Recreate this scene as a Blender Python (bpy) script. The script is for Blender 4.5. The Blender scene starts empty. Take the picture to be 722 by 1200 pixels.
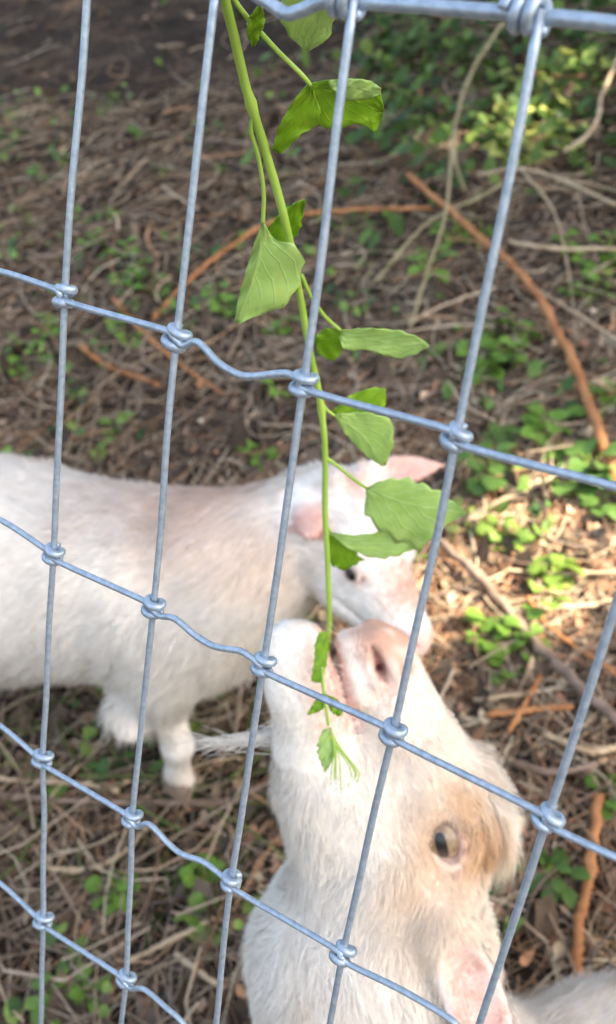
import bpy, math, random
import numpy as np
from mathutils import Vector, Matrix
random.seed(7)
rng = np.random.default_rng(7)
sc = bpy.context.scene
col = sc.collection

# ------------------------------------------------------------ camera
R = np.array([[0.8121813487653982, -0.34442693083908527, 0.4708837924906595],
              [0.578251969817106, 0.3682152220479229, -0.7280399780608448],
              [0.07736999496093555, 0.8635899718992611, 0.4982230868945939]])
CAM = np.array([0.30001438582156914, -0.2302564175313154, 1.0084621238589369])
FPX = 1135.963                                    # focal length in photograph pixels (1200 high)
cd = bpy.data.cameras.new('camera')
cam = bpy.data.objects.new('camera', cd); col.objects.link(cam)
m4 = Matrix([list(R[i]) + [CAM[i]] for i in range(3)] + [[0, 0, 0, 1]])
cam.matrix_world = m4
cd.sensor_fit = 'VERTICAL'; cd.sensor_height = 24; cd.sensor_width = 24
cd.lens = FPX / 1200 * 24
cd.clip_start = .01; cd.clip_end = 600
cd.dof.use_dof = True; cd.dof.focus_distance = .34; cd.dof.aperture_fstop = 8
sc.camera = cam

# ------------------------------------------------------------ world, sun, exposure
SUN_DIR = Vector((.62, .10, .78)).normalized()     # from the scene to the sun
w = bpy.data.worlds.new('World'); sc.world = w; w.use_nodes = True
nt = w.node_tree; nt.nodes.clear()
sky = nt.nodes.new('ShaderNodeTexSky'); sky.sky_type = 'NISHITA'; sky.sun_disc = False
sky.sun_elevation = math.asin(SUN_DIR.z); sky.sun_rotation = math.atan2(SUN_DIR.x, SUN_DIR.y)
sky.air_density = 1.0; sky.dust_density = 3.0; sky.ozone_density = 1.0
bg = nt.nodes.new('ShaderNodeBackground'); bg.inputs[1].default_value = .15
out = nt.nodes.new('ShaderNodeOutputWorld')
nt.links.new(sky.outputs[0], bg.inputs[0]); nt.links.new(bg.outputs[0], out.inputs[0])
sl = bpy.data.lights.new('sun', 'SUN'); sl.energy = 5.0; sl.angle = math.radians(.6); sl.color = (1, .93, .82)
so = bpy.data.objects.new('sun', sl); col.objects.link(so)
so.rotation_euler = SUN_DIR.to_track_quat('Z', 'Y').to_euler()
sc.view_settings.view_transform = 'Standard'; sc.view_settings.look = 'None'
sc.view_settings.exposure = 2.1; sc.view_settings.gamma = 1
sc.view_settings.use_white_balance = True; sc.view_settings.white_balance_temperature = 7700; sc.view_settings.white_balance_tint = 10
sc.cycles.max_bounces = 8; sc.cycles.transparent_max_bounces = 8

# ------------------------------------------------------------ points of the place
def ray(x, y): return R @ np.array([(x - 361) / FPX, -(y - 600) / FPX, -1.0])
def P(x, y, d): return CAM + ray(x, y) * d
def vc(x, y, z): return R @ np.array([x, y, z], float)
def nrm(v): v = np.asarray(v, float); return v / np.linalg.norm(v)

_lat = rng.random((64, 64))
def vnoise(x, y, f):
    x = np.asarray(x, float) * f; y = np.asarray(y, float) * f
    xi = np.floor(x).astype(int); yi = np.floor(y).astype(int)
    fx = x - xi; fy = y - yi; fx = fx * fx * (3 - 2 * fx); fy = fy * fy * (3 - 2 * fy)
    g = lambda a, b: _lat[a % 64, b % 64]
    return (g(xi, yi) * (1 - fx) + g(xi + 1, yi) * fx) * (1 - fy) + (g(xi, yi + 1) * (1 - fx) + g(xi + 1, yi + 1) * fx) * fy - .5
def ground_z(x, y):
    x = np.asarray(x, float); y = np.asarray(y, float)
    t = y + .1
    k = .12
    s = .38 * (np.sqrt(t * t + k * k) + t) / 2          # flat by the fence foot, rising behind it
    t2 = y - 5
    s = s - .34 * (np.sqrt(t2 * t2 + 1) + t2) / 2       # the bank eases off farther up
    near = 1 / (1 + (np.hypot(x, y) / 12) ** 4)
    return s + near * (.05 * vnoise(x, y, 1.7) + .022 * vnoise(x + 9, y, 6) + .010 * vnoise(x, y + 5, 17))
_z0 = 0
def G(px, py, h=0.0):
    """where the line of sight through a spot of the photograph meets the bank"""
    r = ray(px, py); t = .5
    for _ in range(400):
        p = CAM + r * t
        if p[2] <= ground_z(p[0], p[1]) + h: break
        t += .012
    lo, hi = t - .012, t
    for _ in range(12):
        m = (lo + hi) / 2; p = CAM + r * m
        if p[2] <= ground_z(p[0], p[1]) + h: hi = m
        else: lo = m
    return CAM + r * hi

# ------------------------------------------------------------ object helpers
def tag(o, label=None, cat=None, group=None, kind=None):
    if label: o['label'] = label
    if cat: o['category'] = cat
    if group: o['group'] = group
    if kind: o['kind'] = kind
    return o
def empty(name, loc=(0, 0, 0), label=None, cat=None, group=None):
    o = bpy.data.objects.new(name, None); col.objects.link(o); o.location = Vector(loc)
    o.empty_display_size = .02
    return tag(o, label, cat, group)
def link(name, me, parent=None, keep_world=True):
    o = bpy.data.objects.new(name, me); col.objects.link(o)
    if parent is not None:
        o.parent = parent
        if keep_world: o.location = -parent.location
    return o
def mesh(name, V, F, mat, smooth=True, colors=None, normals=None):
    V = np.asarray(V, dtype=np.float32).reshape(-1, 3)
    me = bpy.data.meshes.new(name)
    if isinstance(F, np.ndarray):
        nf, k = F.shape
        me.vertices.add(len(V)); me.vertices.foreach_set('co', V.ravel())
        me.loops.add(nf * k); me.loops.foreach_set('vertex_index', F.astype(np.int32).ravel())
        me.polygons.add(nf); me.polygons.foreach_set('loop_start', np.arange(0, nf * k, k, dtype=np.int32))
        me.update(calc_edges=True)
    else:
        me.from_pydata(V.tolist(), [], F)
    me.polygons.foreach_set('use_smooth', np.full(len(me.polygons), smooth))
    if colors is not None:
        a = me.color_attributes.new('col', 'FLOAT_COLOR', 'POINT')
        c = np.ones((len(V), 4), np.float32); c[:, :3] = colors
        a.data.foreach_set('color', c.ravel())
    if normals is not None:
        me.normals_split_custom_set_from_vertices(np.asarray(normals, dtype=np.float32).tolist())
    me.materials.append(mat); me.update()
    return me

def material(name, build):
    m = bpy.data.materials.new(name); m.use_nodes = True
    nt = m.node_tree; nt.nodes.clear()
    out = nt.nodes.new('ShaderNodeOutputMaterial')
    N = lambda t, **k: _node(nt, t, k)
    sh = build(nt, N)
    nt.links.new(sh, out.inputs[0])
    return m
def _node(nt, t, k):
    n = nt.nodes.new(t)
    for a, b in k.items():
        if a.startswith('i_'):
            key = a[2:]; key = int(key) if key.isdigit() else key.replace('_', ' ')
            if isinstance(b, bpy.types.NodeSocket): nt.links.new(b, n.inputs[key])
            else: n.inputs[key].default_value = b
        else: setattr(n, a, b)
    return n
def ramp(nt, fac, stops):
    r = nt.nodes.new('ShaderNodeValToRGB'); nt.links.new(fac, r.inputs[0])
    e = r.color_ramp.elements
    while len(e) < len(stops): e.new(.5)
    for i, (p, c) in enumerate(stops): e[i].position = p; e[i].color = (*c, 1)
    return r.outputs[0]
def scaled_noise(N, scale, detail=4, vec=None):
    tc = N('ShaderNodeTexCoord')
    n = N('ShaderNodeTexNoise', i_Scale=scale, i_Detail=detail)
    return n, tc

def mat_noise(name, c1, c2, scale=30, rough=.8, bump=.2, bscale=None, metallic=0, transl=0, attr=False, spec=.3, bdist=.001):
    def b(nt, N):
        tc = N('ShaderNodeTexCoord')
        n = N('ShaderNodeTexNoise', i_Scale=scale, i_Detail=5.0); nt.links.new(tc.outputs['Object'], n.inputs['Vector'])
        c = ramp(nt, n.outputs[0], [(.32, c1), (.68, c2)])
        if attr:
            at = N('ShaderNodeAttribute', attribute_name='col')
            mx = N('ShaderNodeMix', data_type='RGBA', blend_type='MULTIPLY'); mx.inputs[0].default_value = 1
            nt.links.new(at.outputs['Color'], mx.inputs[6]); nt.links.new(c, mx.inputs[7]); c = mx.outputs[2]
        p = N('ShaderNodeBsdfPrincipled', i_Roughness=rough, i_Metallic=metallic)
        p.inputs['Specular IOR Level'].default_value = spec
        nt.links.new(c, p.inputs['Base Color'])
        if bump:
            n2 = N('ShaderNodeTexNoise', i_Scale=bscale or scale * 3, i_Detail=4.0); nt.links.new(tc.outputs['Object'], n2.inputs['Vector'])
            bp = N('ShaderNodeBump', i_Strength=bump, i_Distance=bdist); nt.links.new(n2.outputs[0], bp.inputs['Height'])
            nt.links.new(bp.outputs[0], p.inputs['Normal'])
        if transl:
            t = N('ShaderNodeBsdfTranslucent'); nt.links.new(c, t.inputs[0])
            ms = N('ShaderNodeMixShader'); ms.inputs[0].default_value = transl
            nt.links.new(p.outputs[0], ms.inputs[1]); nt.links.new(t.outputs[0], ms.inputs[2]); return ms.outputs[0]
        return p.outputs[0]
    return material(name, b)

W1 = (1, 1, 1)
M = {}
M['zinc'] = mat_noise('galvanised_wire', (.27, .36, .45), (.41, .51, .62), 420, .42, .25, 900, .55, spec=.5, bdist=.0004)  # zinc grey with the blue of the reflected sky put into its colour
M['soil'] = None
M['litter'] = mat_noise('dry_litter', (.75, .75, .75), (1.2, 1.2, 1.2), 60, .85, 0, attr=True)
M['greens'] = mat_noise('ground_leaves', (.75, .8, .75), (1.2, 1.15, 1.1), 50, .5, 0, transl=.25, attr=True)
M['fur'] = mat_noise('fur', (.96, .96, .96), (1.02, 1.02, 1.01), 12, .65, 0, transl=.34, attr=True, spec=.25)
M['skin'] = mat_noise('goat_skin', (.93, .93, .93), (1.05, 1.04, 1.03), 40, .55, .35, 500, attr=True, spec=.35, bdist=.0006)
M['bark'] = mat_noise('grey_bark', (.15, .105, .08), (.30, .22, .17), 45, .85, .6, 120)
M['cane'] = mat_noise('orange_cane', (.32, .12, .045), (.52, .24, .10), 25, .6, .4, 120)
M['straw'] = mat_noise('pale_straw', (.36, .26, .16), (.55, .43, .30), 30, .7, .4, 120)
M['vine'] = mat_noise('grey_green_vine', (.20, .17, .09), (.34, .29, .18), 30, .75, .4, 120)
M['stem'] = mat_noise('fresh_stem', (.25, .42, .06), (.38, .58, .12), 40, .4, .2, 400, transl=.15)
M['grass'] = mat_noise('grass_blade', (.10, .15, .04), (.2, .24, .09), 30, .6, 0, transl=.2)
M['white'] = mat_noise('petal', (.75, .78, .72), (.85, .86, .8), 80, .6, 0, transl=.3)
M['treebark'] = mat_noise('tree_bark', (.06, .045, .035), (.16, .12, .09), 6, .9, .8, 14, bdist=.02)
M['treeleaf'] = mat_noise('canopy_leaf', (.05, .10, .02), (.10, .17, .04), 4, .5, 0, transl=.15)

def leaf_mat(name, dark, pale):
    """upper side and paler underside of a real leaf follow a colour attribute; veins come from the uv of the blade"""
    def b(nt, N):
        uv = N('ShaderNodeUVMap', uv_map='uv')
        sx = N('ShaderNodeSeparateXYZ'); nt.links.new(uv.outputs[0], sx.inputs[0])
        # side veins run slanting off the midrib: bands of v - 0.6|u|
        ab = N('ShaderNodeMath', operation='ABSOLUTE'); nt.links.new(sx.outputs[0], ab.inputs[0])
        mu = N('ShaderNodeMath', operation='MULTIPLY', i_1=.55); nt.links.new(ab.outputs[0], mu.inputs[0])
        su = N('ShaderNodeMath', operation='SUBTRACT'); nt.links.new(sx.outputs[1], su.inputs[0]); nt.links.new(mu.outputs[0], su.inputs[1])
        tc = N('ShaderNodeTexCoord')
        nz = N('ShaderNodeTexNoise', i_Scale=90.0, i_Detail=3.0); nt.links.new(tc.outputs['Object'], nz.inputs[0])
        wv = N('ShaderNodeMath', operation='MULTIPLY_ADD', i_1=.10); nt.links.new(nz.outputs[0], wv.inputs[0]); nt.links.new(su.outputs[0], wv.inputs[2])
        fr = N('ShaderNodeMath', operation='MULTIPLY', i_1=5.5); nt.links.new(wv.outputs[0], fr.inputs[0])
        pp = N('ShaderNodeMath', operation='PINGPONG', i_1=.5); nt.links.new(fr.outputs[0], pp.inputs[0])
        v1 = N('ShaderNodeMapRange', i_1=.0, i_2=.09, i_3=1.0, i_4=0.0); nt.links.new(pp.outputs[0], v1.inputs[0])
        v2 = N('ShaderNodeMapRange', i_1=.0, i_2=.07, i_3=1.0, i_4=0.0); nt.links.new(ab.outputs[0], v2.inputs[0])
        mx = N('ShaderNodeMath', operation='MAXIMUM'); nt.links.new(v1.outputs[0], mx.inputs[0]); nt.links.new(v2.outputs[0], mx.inputs[1])
        c = ramp(nt, nz.outputs[0], [(.3, dark), (.62, pale), (.74, (pale[0] * 1.08, pale[1] * .97, pale[2] * .8))])
        cm = N('ShaderNodeMix', data_type='RGBA'); nt.links.new(mx.outputs[0], cm.inputs[0]); nt.links.new(c, cm.inputs[6])
        cm.inputs[7].default_value = (pale[0] * 1.25, pale[1] * 1.15, pale[2] * 1.6, 1)
        fa = N('ShaderNodeMath', operation='MULTIPLY', i_1=.45); nt.links.new(mx.outputs[0], fa.inputs[0]); nt.links.new(fa.outputs[0], cm.inputs[0])
        p = N('ShaderNodeBsdfPrincipled', i_Roughness=.42); p.inputs['Specular IOR Level'].default_value = .4
        nt.links.new(cm.outputs[2], p.inputs['Base Color'])
        ad = N('ShaderNodeMath', operation='MULTIPLY_ADD', i_1=.5); nt.links.new(nz.outputs[0], ad.inputs[0]); nt.links.new(mx.outputs[0], ad.inputs[2])
        bp = N('ShaderNodeBump', i_Strength=.5, i_Distance=.0005); nt.links.new(ad.outputs[0], bp.inputs['Height']); nt.links.new(bp.outputs[0], p.inputs['Normal'])
        t = N('ShaderNodeBsdfTranslucent'); nt.links.new(cm.outputs[2], t.inputs[0])
        ms = N('ShaderNodeMixShader'); ms.inputs[0].default_value = .35
        nt.links.new(p.outputs[0], ms.inputs[1]); nt.links.new(t.outputs[0], ms.inputs[2]); return ms.outputs[0]
    return material(name, b)
M['leaf_pale'] = leaf_mat('leaf_underside', (.36, .58, .15), (.46, .68, .22))
M['leaf_deep'] = leaf_mat('leaf_upper_side', (.17, .38, .015), (.27, .50, .03))

def soil_mat():
    def b(nt, N):
        tc = N('ShaderNodeTexCoord')
        n = N('ShaderNodeTexNoise', i_Scale=9.0, i_Detail=10.0, i_Roughness=.7); nt.links.new(tc.outputs['Object'], n.inputs[0])
        n3 = N('ShaderNodeTexNoise', i_Scale=45.0, i_Detail=6.0); nt.links.new(tc.outputs['Object'], n3.inputs[0])
        c = ramp(nt, n.outputs[0], [(.3, (.02, .015, .012)), (.52, (.045, .033, .025)), (.72, (.12, .088, .063))])
        c3 = ramp(nt, n3.outputs[0], [(.3, (.6, .6, .6)), (.7, (1.3, 1.2, 1.1))])
        mx = N('ShaderNodeMix', data_type='RGBA', blend_type='MULTIPLY'); mx.inputs[0].default_value = 1
        nt.links.new(c, mx.inputs[6]); nt.links.new(c3, mx.inputs[7])
        p = N('ShaderNodeBsdfPrincipled', i_Roughness=.95); p.inputs['Specular IOR Level'].default_value = .15
        nt.links.new(mx.outputs[2], p.inputs['Base Color'])
        bp = N('ShaderNodeBump', i_Strength=.8, i_Distance=.01); nt.links.new(n3.outputs[0], bp.inputs['Height']); nt.links.new(bp.outputs[0], p.inputs['Normal'])
        return p.outputs[0]
    return material('woodland_soil', b)
M['soil'] = soil_mat()

# ------------------------------------------------------------ ground
def axis(lo, hi, fine_lo, fine_hi, step):
    a = list(np.arange(fine_lo, fine_hi + step / 2, step)); s = step; x = fine_hi
    while x < hi: s *= 1.25; x += s; a.append(min(x, hi))
    s = step; x = fine_lo; pre = []
    while x > lo: s *= 1.25; x -= s; pre.append(max(x, lo))
    return np.array(pre[::-1] + a)
gx = axis(-250, 250, -3.6, 1.6, .02); gy = axis(-250, 250, -.6, 4.2, .02)
XX, YY = np.meshgrid(gx, gy, indexing='ij')
V = np.stack([XX, YY, ground_z(XX, YY)], -1).reshape(-1, 3)
idx = np.arange(len(V)).reshape(XX.shape)
F = np.stack([idx[:-1, :-1], idx[1:, :-1], idx[1:, 1:], idx[:-1, 1:]], -1).reshape(-1, 4)
tag(link('ground', mesh('ground', V, F, M['soil'])), kind='structure')

# ------------------------------------------------------------ curve / tube tools
def smooth_line(pts, per=6, closed=False):
    p = np.asarray(pts, float); n = len(p)
    if n < 3: 
        t = np.linspace(0, 1, per + 1)[:, None]; return p[0] * (1 - t) + p[-1] * t
    q = np.vstack([2 * p[0] - p[1], p, 2 * p[-1] - p[-2]]); o = []
    for i in range(1, n):
        a, b, c, d = q[i - 1], q[i], q[i + 1], q[i + 2]
        for t in np.linspace(0, 1, per, endpoint=False):
            o.append(.5 * ((2 * b) + (c - a) * t + (2 * a - 5 * b + 4 * c - d) * t * t + (3 * b - 3 * c + d - a) * t ** 3))
    o.append(q[-2]); return np.array(o)
def tube_vf(path, rad, sides=8, base=0, caps=True):
    path = np.asarray(path, float); n = len(path)
    rad = np.broadcast_to(np.asarray(rad, float), (n,)) if np.ndim(rad) < 2 else rad
    t = np.gradient(path, axis=0); t /= np.linalg.norm(t, axis=1)[:, None] + 1e-12
    u = np.cross(t[0], [0, 0, 1.0]); 
    if np.linalg.norm(u) < .1: u = np.cross(t[0], [0, 1.0, 0])
    u /= np.linalg.norm(u); V = []; a = np.arange(sides) / sides * 2 * np.pi
    for i in range(n):
        u = u - t[i] * (u @ t[i]); u /= np.linalg.norm(u) + 1e-12; v = np.cross(t[i], u)
        V.append(path[i] + rad[i] * (np.cos(a)[:, None] * u + np.sin(a)[:, None] * v))
    V = np.concatenate(V); F = []
    for i in range(n - 1):
        for j in range(sides):
            k = (j + 1) % sides
            F.append([base + i * sides + j, base + i * sides + k, base + (i + 1) * sides + k, base + (i + 1) * sides + j])
    if caps:
        F.append([base + j for j in range(sides)][::-1]); F.append([base + (n - 1) * sides + j for j in range(sides)])
    return V, F
def tube(name, pts, rad, mat, parent=None, per=6, sides=8, rough=0):
    path = smooth_line(pts, per); n = len(path)
    if np.ndim(rad): rad = np.interp(np.linspace(0, 1, n), np.linspace(0, 1, len(rad)), rad)
    else: rad = np.full(n, rad)
    if rough:
        rad = rad * (1 + rough * (rng.random(n) - .5)); rad[rng.random(n) < .10] *= 1.35; path = path + (rng.random((n, 3)) - .5) * rad[:, None] * rough * 2.6
    V, F = tube_vf(path, rad, sides)
    return link(name, mesh(name, V, F, mat), parent)

# ------------------------------------------------------------ wire fence
TH = math.radians(-6)
FN = np.array([0, math.cos(TH), math.sin(TH)])           # fence normal, away from the viewer
FO = np.array([0, 0, 1.0])
FZ = np.array([0, -math.sin(TH), math.cos(TH)])
def fpt(px, py, off=0.0):
    r = ray(px, py); t = ((FO + FN * off - CAM) @ FN) / (r @ FN); return CAM + r * t
def fgrid(i, z, off=0.0): return FO + np.array([i * .0508, 0, 0]) + FZ * z + FN * off
ROWZ = [0, -.1008, -.2003, -.2987, -.3948] + [-.3948 - .1 * k for k in range(1, 7)]
KN = {(1,1):(76,347),(2,1):(207,396),(3,1):(356,449),(4,1):(535,512),
 (1,2):(63,649),(2,2):(180,711),(3,2):(309,779),(4,2):(461,858),(5,2):(642,958),
 (1,3):(50,889),(2,3):(155,958),(3,3):(271,1032),(4,3):(402,1117),
 (1,4):(51,1078),(2,4):(148,1147),(3,0):(420,2),(4,0):(636,19),(1,0):(103,-70),(2,0):(256,-40)}
EXTRA = {0: {2: [(292, -12), (316, 4), (335, 16), (352, 13), (378, 2), (398, 1)]},
         1: {0: [(0, 318)], 2: [(232, 401), (256, 425), (280, 439), (300, 441), (326, 438)]},
         2: {0: [(0, 609)], 2: [(205, 725), (228, 744), (250, 757), (270, 761), (282, 763)]},
         3: {0: [(0, 850)], 2: [(175, 966), (196, 987), (213, 1001), (238, 1010)], 4: [(470, 1160), (530, 1196)]},
         4: {0: [(0, 1035)], 2: [(170, 1160), (196, 1182), (212, 1196)]}}
fence = empty('wire_fence', (0, -.12, 0), 'galvanised woven wire mesh fence with knotted joints that the goats stand behind', 'fence')
I0, I1 = -10, 13
def knot_at(i, j):
    if (i, j) in KN: return fpt(*KN[(i, j)])
    return fgrid(i, ROWZ[j])
for j in range(11):
    pts = []
    for i in range(I0, I1 + 1):
        k = knot_at(i, j)
        if j == 0: pts.append(k)
        else: pts += [k + FN * -.0018 + np.array([-.0042, 0, .0019]), k + FN * -.0024 + FZ * .0012, k + FN * -.0016 + np.array([.0042, 0, -.0012])]
        ex = EXTRA.get(j, {}).get(i)
        if ex and i < I1:
            pts += [fpt(*q, -.0022) for q in ex]
        elif i % 4 == 2 and i < I1 and (j > 4 or i != 2):
            n = knot_at(i + 1, j)
            for t, dz in ((.17, 0), (.34, -.005), (.5, -.0085), (.65, -.0075), (.82, -.0015)):
                pts.append(k * (1 - t) + n * t + FZ * dz - FN * .0022)
    tube('line_wire', pts, .0018 if j == 0 else .00118, M['zinc'], fence, per=4, sides=10)
V5 = [(722, 705), (642, 958), (562, 1200)]
for i in range(I0, I1 + 1):
    pts = [knot_at(i, j) for j in range(11)]
    if i == 1: pts[0] = fpt(106, -70)
    if i == 3: pts = [fpt(424, -12)] + pts[1:4] + [fpt(247, 1250)] + pts[5:]
    if i == 4: pts = [fpt(640, 12)] + pts[1:4] + [fpt(368, 1300)] + pts[5:]
    if i == 5: pts = pts[:1] + [fpt(722 + 68, 500)] + [pts[2]] + [fpt(562, 1200)] + pts[4:]
    if i == 3 or i == 4:
        pts[0] = pts[0] - FN * .003
    o = [pts[0]]
    for a, b in zip(pts[:-1], pts[1:]):
        o += [a * .67 + b * .33 + rng.normal(0, .00025, 3), a * .33 + b * .67 + rng.normal(0, .00025, 3), b]
    tube('stay_wire', o, .00122, M['zinc'], fence, per=3, sides=10)
# one knot shape, shared: the binding wire makes two flat turns round the stay
a = np.linspace(-.9 * np.pi, 3.1 * np.pi, 44)
kp = np.stack([.0029 * np.sin(a) + .0004 * np.sign(2.4 - a * .75), -.0023 * np.cos(a), .0022 - .0044 / (1 + np.exp(-(a - np.pi * 1.1) * 2.2)) ], -1)
kv, kf = tube_vf(kp, .00155, 10)
ang = TH
Rf = np.array([[1, 0, 0], [0, math.cos(ang), -math.sin(ang)], [0, math.sin(ang), math.cos(ang)]])
knot_me = mesh('knot', kv @ Rf.T, kf, M['zinc'])
a = np.linspace(0, 2 * np.pi * 2.75, 60)
wp = np.stack([-.0075 + .0032 * a / (2 * np.pi) * 1.0, .0033 * -np.cos(a), .0033 * np.sin(a)], -1)
wv, wf = tube_vf(wp, .00145, 9)
wrap_me = mesh('wrap', wv @ Rf.T, wf, M['zinc'])
for i in range(I0, I1 + 1):
    for j in range(11):
        k = knot_at(i, j)
        o = bpy.data.objects.new('knot', wrap_me if j == 0 else knot_me); col.objects.link(o)
        o.parent = fence; o.location = Vector(k - (FN * .0022 if j == 0 else 0)) - fence.location
        if j: o.rotation_euler = (rng.normal(0, .15), rng.normal(0.12, .15), rng.normal(0, .5)); o.scale = tuple(rng.uniform(.9, 1.08, 3))

# ------------------------------------------------------------ implicit bodies (goats)
class Body:
    def __init__(s, lo, hi, h):
        s.h = h; s.lo = np.array(lo, np.float32)
        s.n = np.ceil((np.array(hi) - s.lo) / h).astype(int) + 1
        s.F = np.full(s.n, .2, np.float32)
        s.ax = [s.lo[i] + np.arange(s.n[i], dtype=np.float32) * h for i in range(3)]
        s.prims = []
    def box(s, lo, hi):
        a = np.clip(np.floor((lo - s.lo) / s.h).astype(int), 0, s.n - 1); b = np.clip(np.ceil((hi - s.lo) / s.h).astype(int) + 1, 1, s.n)
        return tuple(slice(a[i], b[i]) for i in range(3))
    def grid(s, sl):
        return s.ax[0][sl[0]][:, None, None], s.ax[1][sl[1]][None, :, None], s.ax[2][sl[2]][None, None, :]
    @staticmethod
    def dist(pr, X, Y, Z):
        if pr['t'] == 'c':
            a, b = pr['a'], pr['b']; ba = b - a; L = ba @ ba + 1e-12
            px, py, pz = X - a[0], Y - a[1], Z - a[2]
            h = np.clip((px * ba[0] + py * ba[1] + pz * ba[2]) / L, 0, 1)
            return np.sqrt((px - h * ba[0]) ** 2 + (py - h * ba[1]) ** 2 + (pz - h * ba[2]) ** 2) - (pr['ra'] * (1 - h) + pr['rb'] * h)
        c, B, r = pr['a'], pr['B'], pr['r']
        px, py, pz = X - c[0], Y - c[1], Z - c[2]
        q = [(px * B[0, i] + py * B[1, i] + pz * B[2, i]) / r[i] for i in range(3)]
        k0 = np.sqrt(q[0] ** 2 + q[1] ** 2 + q[2] ** 2) + 1e-9
        k1 = np.sqrt((q[0] / r[0]) ** 2 + (q[1] / r[1]) ** 2 + (q[2] / r[2]) ** 2) + 1e-9
        return k0 * (k0 - 1) / k1
    def apply(s, pr, k, sub):
        if pr['t'] == 'c':
            m = max(pr['ra'], pr['rb']) + k + 3 * s.h
            lo = np.minimum(pr['a'], pr['b']) - m; hi = np.maximum(pr['a'], pr['b']) + m
        else:
            m = max(pr['r']) + k + 3 * s.h; lo = pr['a'] - m; hi = pr['a'] + m
        sl = s.box(lo, hi); d = s.dist(pr, *s.grid(sl)).astype(np.float32); f = s.F[sl]
        if sub: d = -d
        if k > 0:
            hh = np.maximum(k - np.abs(f - d), 0) / k
            e = hh * hh * k * .25
        else: e = 0
        s.F[sl] = (np.maximum(f, d) + e) if sub else (np.minimum(f, d) - e)
    def cone(s, a, b, ra, rb, k=.02, flow=None, sub=False):
        pr = dict(t='c', a=np.asarray(a, float), b=np.asarray(b, float), ra=ra, rb=rb, flow=flow); s.apply(pr, k, sub)
        if flow is not None: s.prims.append(pr)
    def ell(s, a, B, r, k=.015, flow=None, sub=False):
        pr = dict(t='e', a=np.asarray(a, float), B=np.asarray(B, float), r=np.asarray(r, float), flow=flow); s.apply(pr, k, sub)
        if flow is not None: s.prims.append(pr)
    def surface(s):
        Fd = s.F; neg = Fd < 0
        c = np.zeros(s.n - 1, np.int8)
        for dx in (0, 1):
            for dy in (0, 1):
                for dz in (0, 1):
                    c += neg[dx:s.n[0] - 1 + dx, dy:s.n[1] - 1 + dy, dz:s.n[2] - 1 + dz]
        act = (c > 0) & (c < 8); ci = np.argwhere(act)
        vid = np.full(act.shape, -1, np.int32); vid[act] = np.arange(len(ci))
        acc = np.zeros((len(ci), 3)); cnt = np.zeros(len(ci))
        cor = [(0,0,0),(1,0,0),(0,1,0),(1,1,0),(0,0,1),(1,0,1),(0,1,1),(1,1,1)]
        val = {q: Fd[ci[:, 0] + q[0], ci[:, 1] + q[1], ci[:, 2] + q[2]] for q in cor}
        for a in cor:
            for ax in range(3):
                if a[ax] == 0:
                    b = list(a); b[ax] = 1; b = tuple(b); va, vb = val[a], val[b]
                    m = (va < 0) != (vb < 0); t = np.where(m, va / np.where(m, va - vb, 1), 0)
                    p = np.tile(np.array(a, float), (len(ci), 1)); p[:, ax] = t
                    acc += p * m[:, None]; cnt += m
        V = s.lo + (ci + acc / cnt[:, None]) * s.h
        Fs = []
        for ax in range(3):
            u, v = [(1, 2), (2, 0), (0, 1)][ax]
            sa = [slice(None)] * 3; sb = [slice(None)] * 3; sa[ax] = slice(0, s.n[ax] - 1); sb[ax] = slice(1, s.n[ax])
            A, Bn = neg[tuple(sa)], neg[tuple(sb)]; e = np.argwhere(A != Bn)
            e = e[(e[:, u] > 0) & (e[:, v] > 0) & (e[:, u] < s.n[u] - 1) & (e[:, v] < s.n[v] - 1)]
            def cell(du, dv):
                q = e.copy(); q[:, u] -= du; q[:, v] -= dv; return vid[q[:, 0], q[:, 1], q[:, 2]]
            quad = np.stack([cell(1, 1), cell(0, 1), cell(0, 0), cell(1, 0)], 1)
            fl = ~A[e[:, 0], e[:, 1], e[:, 2]]; quad[fl] = quad[fl][:, ::-1]
            Fs.append(quad)
        Fq = np.concatenate(Fs); Fq = Fq[(Fq >= 0).all(1)]
        for _ in range(2):                                  # light relaxation
            A = np.zeros_like(V); n = np.zeros(len(V))
            for k in range(4):
                i, j = Fq[:, k], Fq[:, (k + 1) % 4]
                for c3 in range(3): A[:, c3] += np.bincount(i, V[j, c3], len(V)) + np.bincount(j, V[i, c3], len(V))
                n += np.bincount(i, minlength=len(V)) + np.bincount(j, minlength=len(V))
            V = V * .4 + .6 * A / np.maximum(n, 1)[:, None]
        return V, Fq
    def flow(s, Pt):
        acc = np.zeros_like(Pt)
        for pr in s.prims:
            d = s.dist(pr, Pt[:, 0], Pt[:, 1], Pt[:, 2]); wgt = np.exp(-np.clip(d, 0, .3) / .010) + 1e-9
            acc += wgt[:, None] * np.asarray(pr['flow'])
        return acc
def vert_normals(V, Fq):
    a = V[Fq[:, 2]] - V[Fq[:, 0]]; b = V[Fq[:, 3]] - V[Fq[:, 1]]; n = np.cross(a, b); N = np.zeros_like(V)
    for k in range(4):
        for c in range(3): N[:, c] += np.bincount(Fq[:, k], n[:, c], len(V))
    return N / (np.linalg.norm(N, axis=1)[:, None] + 1e-12)
def noise3(Pt, f, seed=0):
    return (np.sin(Pt[:, 0] * f * 6.1 + 1.3 * np.sin(Pt[:, 1] * f * 4.3 + seed)) + np.sin(Pt[:, 1] * f * 5.3 + 1.7 * np.sin(Pt[:, 2] * f * 5.1 + seed * 2)) +
            np.sin(Pt[:, 2] * f * 5.7 + 1.5 * np.sin(Pt[:, 0] * f * 3.9 + seed * 3))) / 3

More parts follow.
